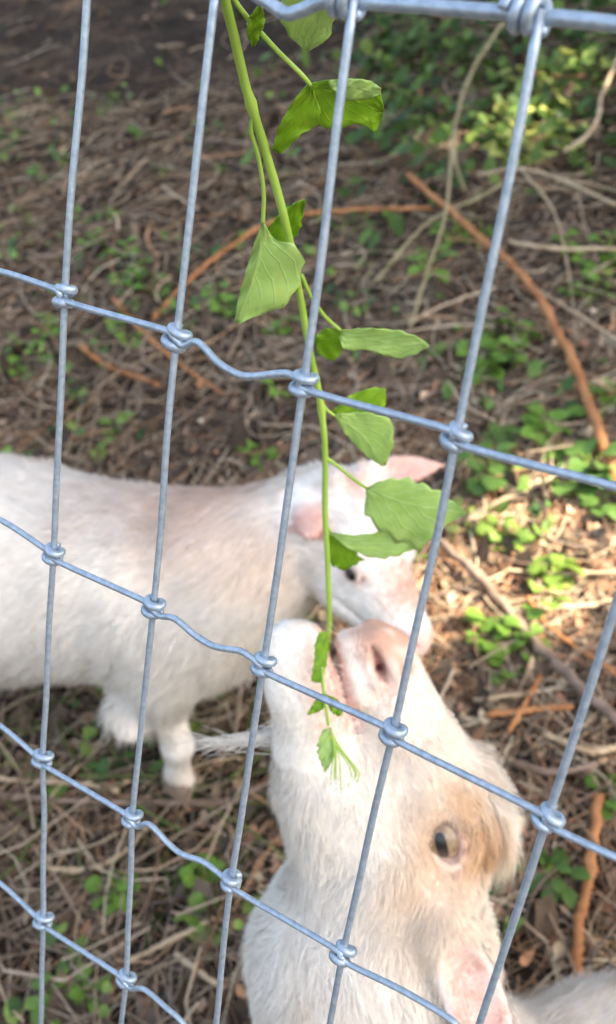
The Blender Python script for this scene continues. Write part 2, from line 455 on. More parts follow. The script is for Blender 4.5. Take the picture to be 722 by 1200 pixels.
def grow_fur(parent, body, V, Fq, N, colfun, lenfun, count, width, lift, name='fur', seed=1, density=None):
    r = np.random.default_rng(seed)
    a, b, c, d = [V[Fq[:, k]] for k in range(4)]
    area = .5 * np.linalg.norm(np.cross(c - a, d - b), axis=1)
    cen = (a + b + c + d) / 4
    L0 = lenfun(cen); area = area * (L0 > .0008)
    if density is not None: area = area * density(cen)
    f = r.choice(len(Fq), count, p=area / area.sum())
    u = r.random((count, 1)); v = r.random((count, 1))
    Pt = (a[f] * (1 - u) + b[f] * u) * (1 - v) + (d[f] * (1 - u) + c[f] * u) * v
    Nn = (N[Fq[f, 0]] * (1 - u) + N[Fq[f, 1]] * u) * (1 - v) + (N[Fq[f, 3]] * (1 - u) + N[Fq[f, 2]] * u) * v
    Nn /= np.linalg.norm(Nn, axis=1)[:, None] + 1e-9
    D = body.flow(Pt); D -= Nn * (D * Nn).sum(1)[:, None]; D /= np.linalg.norm(D, axis=1)[:, None] + 1e-6
    # locks: neighbours lean alike
    side = np.cross(Nn, D)
    lk = noise3(Pt, 9, seed) * .45 + noise3(Pt, 31, seed + 3) * .35 + noise3(Pt, 75, seed + 4) * .3
    D = D + side * (lk[:, None] + r.normal(0, .16, (count, 1))); D /= np.linalg.norm(D, axis=1)[:, None]
    side = np.cross(Nn, D)
    L = lenfun(Pt) * (.55 + .6 * r.random(count)) * (1 + .4 * noise3(Pt, 30, seed + 9)); L = L[:, None]
    lf = lift * (.6 + .9 * r.random((count, 1))) * (1 + .5 * noise3(Pt, 18, seed + 5)[:, None])
    p0 = Pt - Nn * .0006
    p1 = Pt + D * L * .45 + Nn * L * lf * .8
    p2 = Pt + D * L + Nn * L * lf * .85 + np.array([0, 0, -.12]) * L
    ww = width * (.6 + .8 * r.random((count, 1))) * side * .5
    VV = np.stack([p0 - ww, p0 + ww, p1 - ww * .8, p1 + ww * .8, p2], 1).reshape(-1, 3)
    i = np.arange(count) * 5
    T = np.concatenate([np.stack([i, i + 3, i + 1], 1), np.stack([i, i + 2, i + 3], 1), np.stack([i + 2, i + 4, i + 3], 1)])
    cc = colfun(Pt) * (1 + r.normal(0, .09, (count, 1)) + .05 * lk[:, None] - np.array([0, .008, .018]) * np.abs(r.normal(0, 1, (count, 1))))
    CC = np.repeat(cc[:, None, :], 5, 1); CC[:, :2] *= .93; CC = CC.reshape(-1, 3)
    nn = Nn[:, None, :] + side[:, None, :] * np.array([-.25, .25, -.25, .25, 0])[None, :, None]; nn = nn.reshape(-1, 3); nn /= np.linalg.norm(nn, axis=1)[:, None]
    me = mesh(name, VV, T, M['fur'], True, CC, nn)
    o = link(name, me, parent); o['kind'] = 'stuff'; return o

def mixc(c, c2, w): return c * (1 - w[:, None]) + np.array(c2) * w[:, None]
def blob(q, c, r): return np.clip(1.25 - np.sqrt((((q - np.array(c)) / np.array(r)) ** 2).sum(1)), 0, 1) ** 1.0 * 1.0
def sst(x, a, b): t = np.clip((x - a) / (b - a), 0, 1); return t * t * (3 - 2 * t)
def frame(n, u):
    n = nrm(n); u = np.asarray(u, float); u = u - n * (u @ n); u = nrm(u); s = np.cross(u, n)
    if s @ (CAM - np.array([0, .3, .5])) < 0: s = -s
    return np.stack([n, u, s], 1)

def eye_parts(goat, c, look, up, rad, iris_col, name='eye', slot=(.42, .15)):
    """ball, cornea-clear iris disc and the goat's bar-shaped pupil; up runs along the bar"""
    look = nrm(look); up = nrm(up - look * (np.asarray(up) @ look)); rt = np.cross(up, look)
    B = np.stack([rt, up, look], 1)
    def cap(maxa, seg, rings, rr, shape=None):
        V = [[0, 0, rr]]; F = []
        for k in range(1, rings + 1):
            for j in range(seg):
                ph = j / seg * 2 * np.pi; am = maxa if shape is None else shape(ph)
                th = am * k / rings; V.append([rr * math.sin(th) * math.cos(ph), rr * math.sin(th) * math.sin(ph), rr * math.cos(th)])
        for j in range(seg): F.append([0, 1 + j, 1 + (j + 1) % seg])
        for k in range(rings - 1):
            for j in range(seg):
                a0 = 1 + k * seg + j; a1 = 1 + k * seg + (j + 1) % seg; F.append([a0, a0 + seg, a1 + seg, a1])
        return (np.array(V) @ B.T) + c, F
    V, F = cap(math.pi * .999, 32, 20, rad); e = link(name, mesh(name, V, F, M['eyewhite']), goat)
    V, F = cap(.85, 32, 8, rad * 1.012); me = mesh('iris', V, F, iris_col); i = link('iris', me, None); i.parent = e; 
    def bar(ph):
        x, y = abs(math.cos(ph)) + 1e-6, abs(math.sin(ph)) + 1e-6
        return (1 / ((x / slot[1]) ** 3 + (y / slot[0]) ** 3)) ** (1 / 3)
    V, F = cap(0, 40, 6, rad * 1.028, bar); me = mesh('pupil', V, F, M['pupil']); p = link('pupil', me, None); p.parent = e
    return e
def glossy(name, c1, c2, scale=200):
    def b(nt, N):
        tc = N('ShaderNodeTexCoord'); n = N('ShaderNodeTexNoise', i_Scale=scale, i_Detail=4.0); nt.links.new(tc.outputs['Object'], n.inputs[0])
        p = N('ShaderNodeBsdfPrincipled', i_Roughness=.35); p.inputs['Coat Weight'].default_value = .5; p.inputs['Coat Roughness'].default_value = .02
        nt.links.new(ramp(nt, n.outputs[0], [(.3, c1), (.7, c2)]), p.inputs['Base Color']); return p.outputs[0]
    return material(name, b)
M['eyewhite'] = glossy('eye_white', (.30, .20, .14), (.48, .36, .28))
M['iris'] = glossy('amber_iris', (.17, .11, .065), (.36, .25, .16))
M['pupil'] = glossy('pupil', (.004, .004, .006), (.008, .008, .012))
M['hoof'] = mat_noise('hoof', (.16, .12, .09), (.32, .25, .19), 30, .5, .3, 90)

WHITE = np.array([.93, .91, .875]); PINK = np.array([.78, .42, .34]); TAN = np.array([.74, .50, .30])

# --- near goat: muzzle raised to the plant, seen from its left side
SCN = .000487
ON = P(455, 880, .575)
BN = frame(vc(-.25, .93, .26), vc(.97, .26, -.06))
def LN(n, u, s=0): return ON + BN @ (np.array([n, u, s], float) * SCN)
def toLN(Pt): return ((Pt - ON) @ BN) / SCN
chest = P(455, 1320, .655); mid = P(700, 1366, .69); bdir = nrm((mid - chest) * [1, 1, 0]); rump = chest + bdir * .36 + np.array([0, 0, -.005])
goat = empty('goat', (*(chest[:2]), ground_z(chest[0], chest[1])), 'nearest goat, cream with tan eye patch, raising its open mouth to the leafy stem', 'goat')
nb = -BN[:, 0]
S = SCN
lo = np.array([-.02, -.04, .02]); hi = np.array([.66, .62, .76])
B1 = Body(lo, hi, .0026)
nk = nrm(chest - LN(-150, -20))
# body and neck
B1.cone(chest, (chest + rump) / 2 + [0, 0, -.01], .076, .084, .03, bdir + [0, 0, -.35])
B1.cone((chest + rump) / 2, rump, .084, .076, .04, bdir + [0, 0, -.35])
B1.cone(LN(-175, -30), P(436, 1120, .62), .047, .066, .03, nk)
B1.cone(P(436, 1120, .62), chest, .066, .087, .04, nk)
# skull
B1.ell(LN(-105, 38), BN, np.array([98, 84, 70]) * S, .015, nb)
B1.cone(LN(-40, 28), LN(112, 20), 70 * S, 40 * S, .014, nb)
B1.cone(LN(-150, -35, 22), LN(-20, -50, 14), 62 * S, 52 * S, .015, nb - BN[:, 1] * .5)
B1.cone(LN(-150, -35, -22), LN(-20, -50, -14), 62 * S, 52 * S, .015, nb - BN[:, 1] * .5)
B1.cone(LN(-40, -72), LN(100, -82), 50 * S, 40 * S, .015, nb)                       # lower jaw
B1.ell(LN(142, -80), BN, np.array([56, 40, 38]) * S, .012, nb)                     # chin
B1.cone(LN(60, -60, 0), LN(160, -58, 0), 27 * S, 24 * S, .010, nb)
B1.cone(LN(-120, -95), LN(30, -95), 52 * S, 34 * S, .02, nb)                       # throat
B1.ell(LN(116, 14), BN, np.array([46, 41, 33]) * S, .012, nb)                      # upper lip
B1.cone(LN(100, -16, 22), LN(146, -12, 12), 20 * S, 17 * S, .006, nb)
B1.cone(LN(100, -16, -22), LN(146, -12, -12), 20 * S, 17 * S, .006, nb)
# brow ridges, then the sockets
for sg in (1, -1):
    B1.ell(LN(-100, 60, 52 * sg), BN, np.array([40, 22, 20]) * S, .010, nb)
    B1.ell(LN(-60, 18, 50 * sg), BN, np.array([36, 16, 12]) * S, .012, nb)
B1.ell(LN(105, -33, 0), BN, np.array([80, 2.4, 90]) * S, .0025, sub=True)               # the open mouth
B1.ell(LN(160, -33, 0), BN, np.array([34, 5, 90]) * S, .003, sub=True)
EYE = {}
for sg in (1, -1):
    EYE[sg] = LN(-100, 36, 50 * sg)
    B1.ell(EYE[sg] + BN[:, 2] * sg * 20 * S, BN, np.array([33, 26, 30]) * S, .005, sub=True)
    # lids as a soft rim
    for k in range(16):
        t0, t1 = [2 * np.pi * (k + q) / 16 for q in (0, 1)]
        e = lambda t: LN(-100 + 32 * math.cos(t), 36 + 16.5 * math.sin(t), (66 - 5 * abs(math.cos(t)) ** 2 + 4 * math.sin(t)) * sg)
        rr = (4.6 if math.sin((t0 + t1) / 2) > 0 else 3.4) * S
        B1.cone(e(t0), e(t1), rr, rr, .003)
    # nostrils: comma-shaped hollows with a raised wing
    B1.cone(LN(150, 20, 18 * sg), LN(112, 26, 38 * sg), 14 * S, 15 * S, .006, nb)
    B1.cone(LN(146, 2, 24 * sg), LN(114, 4, 41 * sg), 7 * S, 8 * S, .004)
    B1.cone(LN(148, 9, 30 * sg), LN(128, 12, 42 * sg), 3.2 * S, 5.5 * S, .002, sub=True)
    B1.cone(LN(128, 12, 42 * sg), LN(108, 19, 52 * sg), 7 * S, 4.5 * S, .0025, sub=True)
    B1.cone(LN(126, 13, 44 * sg), LN(122, 12, 22 * sg), 6 * S, 5 * S, .002, sub=True)
# ears: left hangs down beside the neck, right behind the head
earA0, earA1, earA2 = P(516, 1080, .55), P(545, 1140, .545), P(582, 1232, .545)
ea = nrm(earA2 - earA0); es = nrm(np.cross(ea, vc(.35, 0, 1))); en = np.cross(ea, es)
if en @ vc(0, 0, 1) < 0: en = -en
EB = np.stack([ea, es, en], 1); EC = (earA0 + earA2) / 2
B1.cone(LN(-172, 22, 40), earA0 + ea * .005, .017, .014, .012, ea)
B1.ell(EC + ea * .004, EB, np.array([.046, .0185, .0085]), .006, ea)
B1.ell(EC + ea * .008 + en * .0085, EB, np.array([.042, .0135, .0085]), .003, sub=True)
earB = LN(-190, 40, -60); eb = nrm(-BN[:, 2] * .9 - BN[:, 0] * .5 + BN[:, 1] * .25)
B1.ell(earB + eb * .03, np.stack([eb, BN[:, 0], np.cross(eb, BN[:, 0])], 1), np.array([.042, .018, .007]), .010, eb)
# legs
def leg(Bd, top, foot, rt, rf, fwd, hind=False, k=.02):
    top = np.array(top, float); foot = np.array(foot, float); v = foot - top; L = np.linalg.norm(v)
    if hind:
        knee = top + v * .33 + fwd * .14 * L; hock = top + v * .66 - fwd * .10 * L
        Bd.cone(top, knee, rt, rt * .62, k, v / L); Bd.cone(knee, hock, rt * .55, rf * .95, .01, v / L); Bd.cone(hock, foot - v / L * .02, rf * .95, rf * .8, .006, v / L)
    else:
        el = top + v * .28 - fwd * .05 * L; kn = top + v * .62 + fwd * .03 * L
        Bd.cone(top, el, rt, rt * .7, k, v / L); Bd.cone(el, kn, rt * .6, rf, .012, v / L); Bd.cone(kn, kn + v * .02, rf * 1.12, rf * 1.1, .006, v / L)
        Bd.cone(kn, foot - v / L * .02, rf, rf * .8, .006, v / L)
    Bd.cone(foot - v / L * .022, foot - v / L * .008 + fwd * .006, rf * .95, rf * 1.02, .006, v / L)
def hooves(parent, foot, fwd, r):
    side = nrm(np.cross(fwd, [0, 0, 1]))
    for sg in (-1, 1):
        V = []; F = []
        for zz, sc_ in ((-.006, 1.12), (.006, 1.02), (.016, .85)):
            for k in range(10):
                t = k / 10 * 2 * np.pi; V.append(foot + side * (sg * r * .52 + .45 * r * sc_ * math.cos(t)) + fwd * (r * (1.0 * sc_ * math.sin(t)) + (.016 - zz) * .5) + np.array([0, 0, zz]))
        for q in range(2):
            for k in range(10): F.append([q * 10 + k, q * 10 + (k + 1) % 10, q * 10 + 10 + (k + 1) % 10, q * 10 + 10 + k])
        F.append(list(range(10))[::-1]); F.append(list(range(20, 30)))
        link('hoof', mesh('hoof', V, F, M['hoof']), parent)
fwd1 = -bdir; sd1 = nrm(np.cross(bdir, [0, 0, 1]))
feet = []
for sg in (-1, 1):
    f = chest + sd1 * sg * .05 + bdir * .02; f[2] = ground_z(f[0], f[1]) + .008; feet.append(f); leg(B1, chest + sd1 * sg * .045 + bdir * .01 + [0, 0, -.02], f, .04, .014, fwd1)
    f = rump + sd1 * sg * .055 + bdir * .04; f[2] = ground_z(f[0], f[1]) + .008; feet.append(f); leg(B1, rump + sd1 * sg * .04 + [0, 0, -.02], f, .055, .014, fwd1, True)
B1.cone(rump + bdir * .07 + [0, 0, .03], rump + bdir * .10 + [0, 0, .085], .016, .008, .01, bdir + np.array([0, 0, .5]))
V1, F1 = B1.surface(); N1 = vert_normals(V1, F1)

def near_color(Pt):
    q = toLN(Pt); n, u, s = q.T; ns = noise3(Pt, 14, 2); nf = noise3(Pt, 60, 4)
    c = np.tile(WHITE * [.99, .97, .95], (len(Pt), 1)); qn = q + (ns * 12)[:, None] + (nf * 5)[:, None]
    head = sst(n, -260, -200)
    sab = np.abs(s)
    tan = np.clip(blob(np.stack([qn[:, 0], qn[:, 1]], 1), (-98, 45), (80, 82)) * 1.5, 0, 1) * (1 - sst(u + 14 * nf, 92, 112))
    tan *= .62 + .38 * sst(blob(np.stack([qn[:, 0], qn[:, 1]], 1), (-120, 84), (60, 44)) + blob(np.stack([qn[:, 0], qn[:, 1]], 1), (-20, 62), (44, 30)), 0, .7)
    c = mixc(c, (.68, .44, .24), tan * .85 * head)
    c = mixc(c, (.80, .55, .38), np.clip(blob(np.stack([qn[:, 0], qn[:, 1]], 1), (40, 30), (110, 70)), 0, 1) * .22 * head)
    c = mixc(c, (.80, .62, .45), np.clip(blob(np.stack([qn[:, 0], qn[:, 1]], 1), (-170, -30), (80, 60)), 0, 1) * .45 * head)
    # neck and flank flecked with tan
    c = mixc(c, (.78, .58, .40), (1 - head) * sst(noise3(Pt, 11, 7) + .35 * noise3(Pt, 40, 1), .0, .8) * .55)
    # bare skin
    nose = sst(n - (158 - .8 * np.clip(u, 0, 60)) - 6 * nf, -6, 10) * sst(u, -34, -18)
    nost = np.clip(1.5 - np.sqrt(((n - 124) / 28) ** 2 + ((u - 16) / 18) ** 2), 0, 1) * (sab > 12)
    c = mixc(c, (.80, .50, .41), np.maximum(nose * .62, np.clip(nost * 1.4, 0, 1) * .8))
    c = mixc(c, (.50, .24, .14), np.clip(sst(n, 128, 150) * sst(u, -20, 0) + sst(n, 100, 120) * sst(u, 24, 36), 0, 1) * (.35 + .65 * sst(nf + ns, -.3, .5)) * .75)
    lips = np.clip(1.6 - np.abs(u + 34) / 10, 0, 1) * sst(n, 40, 75)
    c = mixc(c, (.80, .47, .40), np.clip(lips, 0, 1) * .8)
    ch = blob(q[:, :2], (120, -62), (75, 24)); c = mixc(c, (.82, .54, .45), np.clip(ch * 1.4, 0, 1) * .4)
    hole = np.clip(1.35 - np.sqrt(((n - 127) / 22) ** 2 + ((u - 13) / 6.5) ** 2), 0, 1) * (sab > 14) * (sab < 46)
    c = mixc(c, (.16, .04, .03), np.clip(hole * 1.6, 0, 1) * .85)
    er = np.sqrt(((n + 100) / 30) ** 2 + ((u - 36) / 18.5) ** 2)
    rim = np.clip(1.4 - er, 0, 1) * (sab > 40)
    c = mixc(c, (.58, .38, .33), np.clip(rim * 1.8, 0, 1) * .8)
    c = mixc(c, (.10, .06, .05), np.clip(1 - np.abs(er - .92) / .10, 0, 1) * (sab > 40) * .8)
    # ear lining
    e = (Pt - EC) @ EB; inn = np.clip(1.15 - np.sqrt(((e[:, 0] - .008) / .040) ** 2 + (e[:, 1] / .0165) ** 2), 0, 1) * (e[:, 2] > -.004) * (np.abs(e[:, 2]) < .014)
    c = mixc(c, (.62, .36, .30), np.clip(inn * 3, 0, 1) * (.75 + .2 * nf))
    return c
def near_len(Pt):
    q = toLN(Pt); n, u, s = q.T; sab = np.abs(s)
    L = np.full(len(Pt), .020)
    L = np.where(n > -230, .013, L); L = np.where(n > -60, .009, L); L = np.where(n > 40, .005, L); L = np.where(n > 90, .0032, L)
    L = np.where((u < -100) & (n < 40), .016, L)
    L = np.where((u > 96) & (n < -20), .027, L)
    er = np.sqrt(((n + 100) / 30) ** 2 + ((u - 36) / 18.5) ** 2); L = np.where((er < 2.4) & (sab > 30), np.minimum(L, .006), L); L = np.where((er < 1.1) & (sab > 35), 0, L)
    nost = np.sqrt(((n - 124) / 28) ** 2 + ((u - 16) / 18) ** 2); L = np.where((nost < 1) & (n > 60), 0, L)
    L = np.where((n > 158 - .8 * np.clip(u, 0, 60)) & (u > -34), 0, L)
    L = np.where((np.abs(u + 33) < 7) & (n > 60), 0, L)
    e = (Pt - EC) @ EB; inn = ((e[:, 0] - .008) / .042) ** 2 + (e[:, 1] / .018) ** 2 < 1; L = np.where(inn & (e[:, 2] > -.002) & (e[:, 2] < .014), .0018, L)
    legz = Pt[:, 2] - ground_z(Pt[:, 0], Pt[:, 1]); L = np.where(legz < .09, .007, L); L = np.where(legz < .02, 0, L)
    return L
def near_density(Pt):
    q = toLN(Pt); return np.where(q[:, 0] > -420, 3.2, 1.0)
link('body', mesh('goat_body', V1, F1.astype(np.int32), M['skin'], True, near_color(V1)), goat)
grow_fur(goat, B1, V1, F1, N1, near_color, near_len, 190000, .00052, .27, seed=3, density=near_density)
for sg in (1, -1):
    eye_parts(goat, EYE[sg] + BN[:, 2] * sg * (-9) * S, BN[:, 2] * sg - BN[:, 1] * .30, BN[:, 0], 32 * S, M['iris'], slot=(.56, .21))
for f in feet: hooves(goat, f, fwd1, .017)
# beard: thin wisps blown out under the chin
VV = []; FF = []
rb = np.random.default_rng(5)
for k in range(80):
    y0 = rb.normal(862, 11); d0 = rb.uniform(.565, .58); ln = rb.uniform(.3, 1)
    a0 = P(338, y0, d0); a1 = P(318 - 50 * ln, 867 + rb.normal(0, 5), d0 + rb.normal(0, .006)); a2 = P(318 - 122 * ln, 876 + rb.normal(0, 9) - 2, d0 + rb.normal(0, .012))
    v, f = tube_vf(smooth_line([a0, a1, a2], 4), np.linspace(.00030, .00010, 9), 3, len(VV) and sum(map(len, VV)), False); VV.append(v); FF += f
beard = link('beard', mesh('beard', np.concatenate(VV), FF, M['fur'], True, np.tile(WHITE, (sum(map(len, VV)), 1))), goat); beard['kind'] = 'stuff'

VV = []; FF = []
for k in range(34):
    n0 = rb.uniform(95, 165); u0 = rb.choice([rb.uniform(-105, -60), rb.uniform(-30, 0)]); b0 = LN(n0, u0, rb.uniform(20, 34)); dd = nrm(vc(rb.normal(-.5, .5), rb.normal(.5, .5), .7)); ln = rb.uniform(.012, .035)
    v, f = tube_vf(smooth_line([b0, b0 + dd * ln * .5, b0 + dd * ln + vc(-.004, -.003, 0)], 3), np.linspace(.00014, .00005, 7), 3, sum(map(len, VV)), False); VV.append(v); FF += f
wh = link('whiskers', mesh('whiskers', np.concatenate(VV), FF, M['fur'], True, np.tile(WHITE, (sum(map(len, VV)), 1))), goat); wh['kind'] = 'stuff'

# --- far goat: standing across the bank, head turned down to the right
SF = .00084
OF = P(424, 652, .93)
BF = frame(vc(.50, -.76, .36), vc(.58, .33, .72))
def LF(n, u, s=0): return OF + BF @ (np.array([n, u, s], float) * SF)
def toLF(Pt): return ((Pt - OF) @ BF) / SF
fch = P(222, 690, 1.02)
frum = fch + np.array([-.42, -.14, -.065])
goat2 = empty('goat', (fch[0], fch[1], ground_z(fch[0], fch[1])), 'white goat standing sideways behind the nearest one, pink nose, its eye half hidden by leaves', 'goat')
B2 = Body(fch - [.66, .24, .32], fch + [.34, .26, .26], .0036)
nf2 = -BF[:, 0]; dn = np.array([0, 0, -1.0]); bk = nrm(frum - fch)
nkf = nrm(fch - LF(-90, -20))
B2.cone(fch, (fch + frum) / 2, .098, .112, .04, bk + dn * .75)
B2.cone((fch + frum) / 2, frum, .112, .102, .04, bk + dn * .75)
B2.cone(LF(-70, -25), P(268, 672, .99), .054, .074, .03, nkf + dn * .4)
B2.cone(P(268, 672, .99), fch + [0, 0, .0], .074, .098, .03, nkf + dn * .5)
B2.ell(LF(-48, -4), BF, np.array([58, 50, 50]) * SF, .02, nf2)
B2.cone(LF(-15, 2), LF(98, -6), 50 * SF, 27 * SF, .02, nf2)
for sg in (1, -1):
    B2.cone(LF(-60, -30, 16 * sg), LF(20, -34, 10 * sg), 44 * SF, 34 * SF, .015, nf2)
    B2.ell(LF(10, 26, 38 * sg), BF, np.array([24, 12, 12]) * SF, .01, nf2)
B2.cone(LF(10, -38), LF(96, -30), 32 * SF, 20 * SF, .012, nf2)
B2.ell(LF(104, -8), BF, np.array([28, 28, 27]) * SF, .006, nf2)
B2.ell(LF(70, -30, 0), BF, np.array([55, 2.5, 60]) * SF, .003, sub=True)
for sg in (1, -1):
    B2.ell(LF(22, 14, 42 * sg), BF, np.array([15, 11, 11]) * SF, .004, sub=True)
    for k in range(12):
        t0, t1 = [2 * np.pi * (k + q) / 12 for q in (0, 1)]
        e = lambda t: LF(22 + 14 * math.cos(t), 14 + 8.5 * math.sin(t), (45 - 2 * abs(math.cos(t))) * sg)
        B2.cone(e(t0), e(t1), 2.3 * SF, 2.3 * SF, .003)
    B2.cone(LF(124, 2, 10 * sg), LF(104, 2, 24 * sg), 3 * SF, 5.5 * SF, .003, sub=True)
    B2.cone(LF(-72, 46, 20 * sg), LF(-76, 58, 22 * sg), 13 * SF, 8 * SF, .008, nf2)    # horn buds
eA = LF(-74, 16, 44); dA = nrm(vc(.05, -.50, .80)); EA2 = np.stack([dA, nrm(np.cross(dA, vc(0, 1, .3))), np.cross(dA, nrm(np.cross(dA, vc(0, 1, .3))))], 1)
B2.ell(eA + dA * .024, EA2, np.array([.037, .015, .007]), .012, dA)
dB = nrm(vc(.97, .13, -.15)); eB = P(432, 556, .95); wB = nrm(np.cross(dB, vc(0, .25, 1))); EB2 = np.stack([dB, wB, np.cross(dB, wB)], 1)
if EB2[:, 2] @ vc(0, 0, 1) < 0: EB2[:, 2] *= -1
B2.ell(eB + dB * .022, EB2, np.array([.046, .016, .009]), .015, dB)
B2.cone(eB + dB * .04, eB + dB * .080, .009, .002, .008, dB)
B2.ell(eB + dB * .034 + EB2[:, 2] * .007, EB2, np.array([.036, .0125, .006]), .003, sub=True)
feet2 = []
sdy = np.array([0, 1.0, 0]); fw2 = np.array([1.0, 0, 0])
f = P(203, 918, 1.0); f = G(210, 922) + [0, 0, .006]; feet2.append(f)
leg(B2, P(192, 785, 1.0), f, .036, .0155, fw2)
# the other foreleg is lifted, knee bent
kn = P(152, 850, 1.03); B2.cone(P(160, 770, 1.05), kn, .030, .015, .015, dn); fb = kn + np.array([-.01, .055, -.02]); B2.cone(kn, fb, .015, .013, .006, dn)
feet2.append(fb + [-.012, 0, -.012])
for yy in (-.07, .07):
    ff = frum + np.array([-.03, yy, 0]); ff[2] = ground_z(ff[0], ff[1]) + .008; feet2.append(ff); leg(B2, frum + [-.02, yy * .8, -.02], ff, .075, .019, fw2, True)
B2.cone(frum + [-.10, 0, .06], frum + [-.15, 0, .11], .02, .012, .015, np.array([-1, 0, .5]))
V2, F2 = B2.surface(); N2 = vert_normals(V2, F2)
def far_color(Pt):
    q = toLF(Pt); n, u, s = q.T; ns = noise3(Pt, 8, 1); nf = noise3(Pt, 50, 2)
    c = np.tile(WHITE * [1.0, .985, .97], (len(Pt), 1)); isn = sst(n, -110, -80) * (np.abs(s) < 90)
    topn = sst(N2z(Pt), 0, 1) if False else 1
    d = np.linalg.norm((Pt - P(255, 590, .99)) / np.array([.14, .12, .06]), axis=1); c = mixc(c, (.72, .46, .31), np.clip(1.25 - d + .25 * ns, 0, 1) * .6)
    d = np.linalg.norm((Pt - P(10, 560, 1.12)) / np.array([.14, .14, .05]), axis=1); c = mixc(c, (.78, .54, .40), np.clip(1.2 - d, 0, 1) * .5); c = mixc(c, (.62, .54, .44), sst(ns * .6 + nf * .4, .35, .9) * .22)
    c = mixc(c, (.82, .56, .48), np.clip(blob(np.stack([n, s], 1), (-70, 0), (26, 44)), 0, 1) * (u > 30) * (ns * .4 + .6) * isn * .7)
    c = mixc(c, (.74, .46, .34), np.clip(blob(np.stack([n, s], 1), (66, 0), (36, 32)), 0, 1) * (u > 0) * isn * .8)
    c = mixc(c, (.84, .50, .43), sst(n, 98, 118) * isn * .85)
    er = np.sqrt(((n - 22) / 15) ** 2 + ((u - 14) / 10) ** 2); c = mixc(c, (.74, .48, .43), np.clip(1.7 - er, 0, 1) * (np.abs(s) > 30) * isn * .8)
    for C0, B0, ll in ((eA + dA * .032, EA2, .05), (eB + dB * .034, EB2, .052)):
        e = (Pt - C0) @ B0; c = mixc(c, (.70, .36, .29), np.clip((1.25 - np.sqrt((e[:, 0] / ll) ** 2 + (e[:, 1] / .019) ** 2)) * 2, 0, 1) * (np.abs(e[:, 2]) < .02) * sst(e[:, 0], -.035, .0) * .75)
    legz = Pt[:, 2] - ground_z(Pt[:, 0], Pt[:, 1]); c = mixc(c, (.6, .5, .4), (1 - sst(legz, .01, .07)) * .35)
    return c
def far_len(Pt):
    q = toLF(Pt); n, u, s = q.T; hd = (n > -105) & (np.abs(s) < 80) & (np.abs(u) < 90)
    L = np.full(len(Pt), .020); bel = (Pt[:, 2] < fch[2] - .04); L = np.where(bel, .028, L)
    L = np.where(hd, .010, L); L = np.where(hd & (n > 30), .006, L); L = np.where(hd & (n > 100), 0, L)
    er = np.sqrt(((n - 22) / 15) ** 2 + ((u - 14) / 10) ** 2); L = np.where(hd & (er < 1.2) & (np.abs(s) > 30), 0, L)
    for C0, B0 in ((eA + dA * .032, EA2), (eB + dB * .034, EB2)):
        e = (Pt - C0) @ B0; L = np.where((np.abs(e[:, 0]) < .055) & (np.abs(e[:, 1]) < .022) & (np.abs(e[:, 2]) < .012), .004, L)
    legz = Pt[:, 2] - ground_z(Pt[:, 0], Pt[:, 1]); L = np.where(legz < .15, .008, L); L = np.where(legz < .10, .006, L); L = np.where(legz < .024, 0, L)
    return L
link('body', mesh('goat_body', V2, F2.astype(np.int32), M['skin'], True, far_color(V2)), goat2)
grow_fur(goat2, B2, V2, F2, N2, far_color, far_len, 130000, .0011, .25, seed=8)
for sg in (1, -1):
    eye_parts(goat2, LF(22, 14, 36 * sg), BF[:, 2] * sg, BF[:, 0], 12.5 * SF, M['iris'], slot=(.75, .5))
for f in feet2: hooves(goat2, f, fw2, .021)

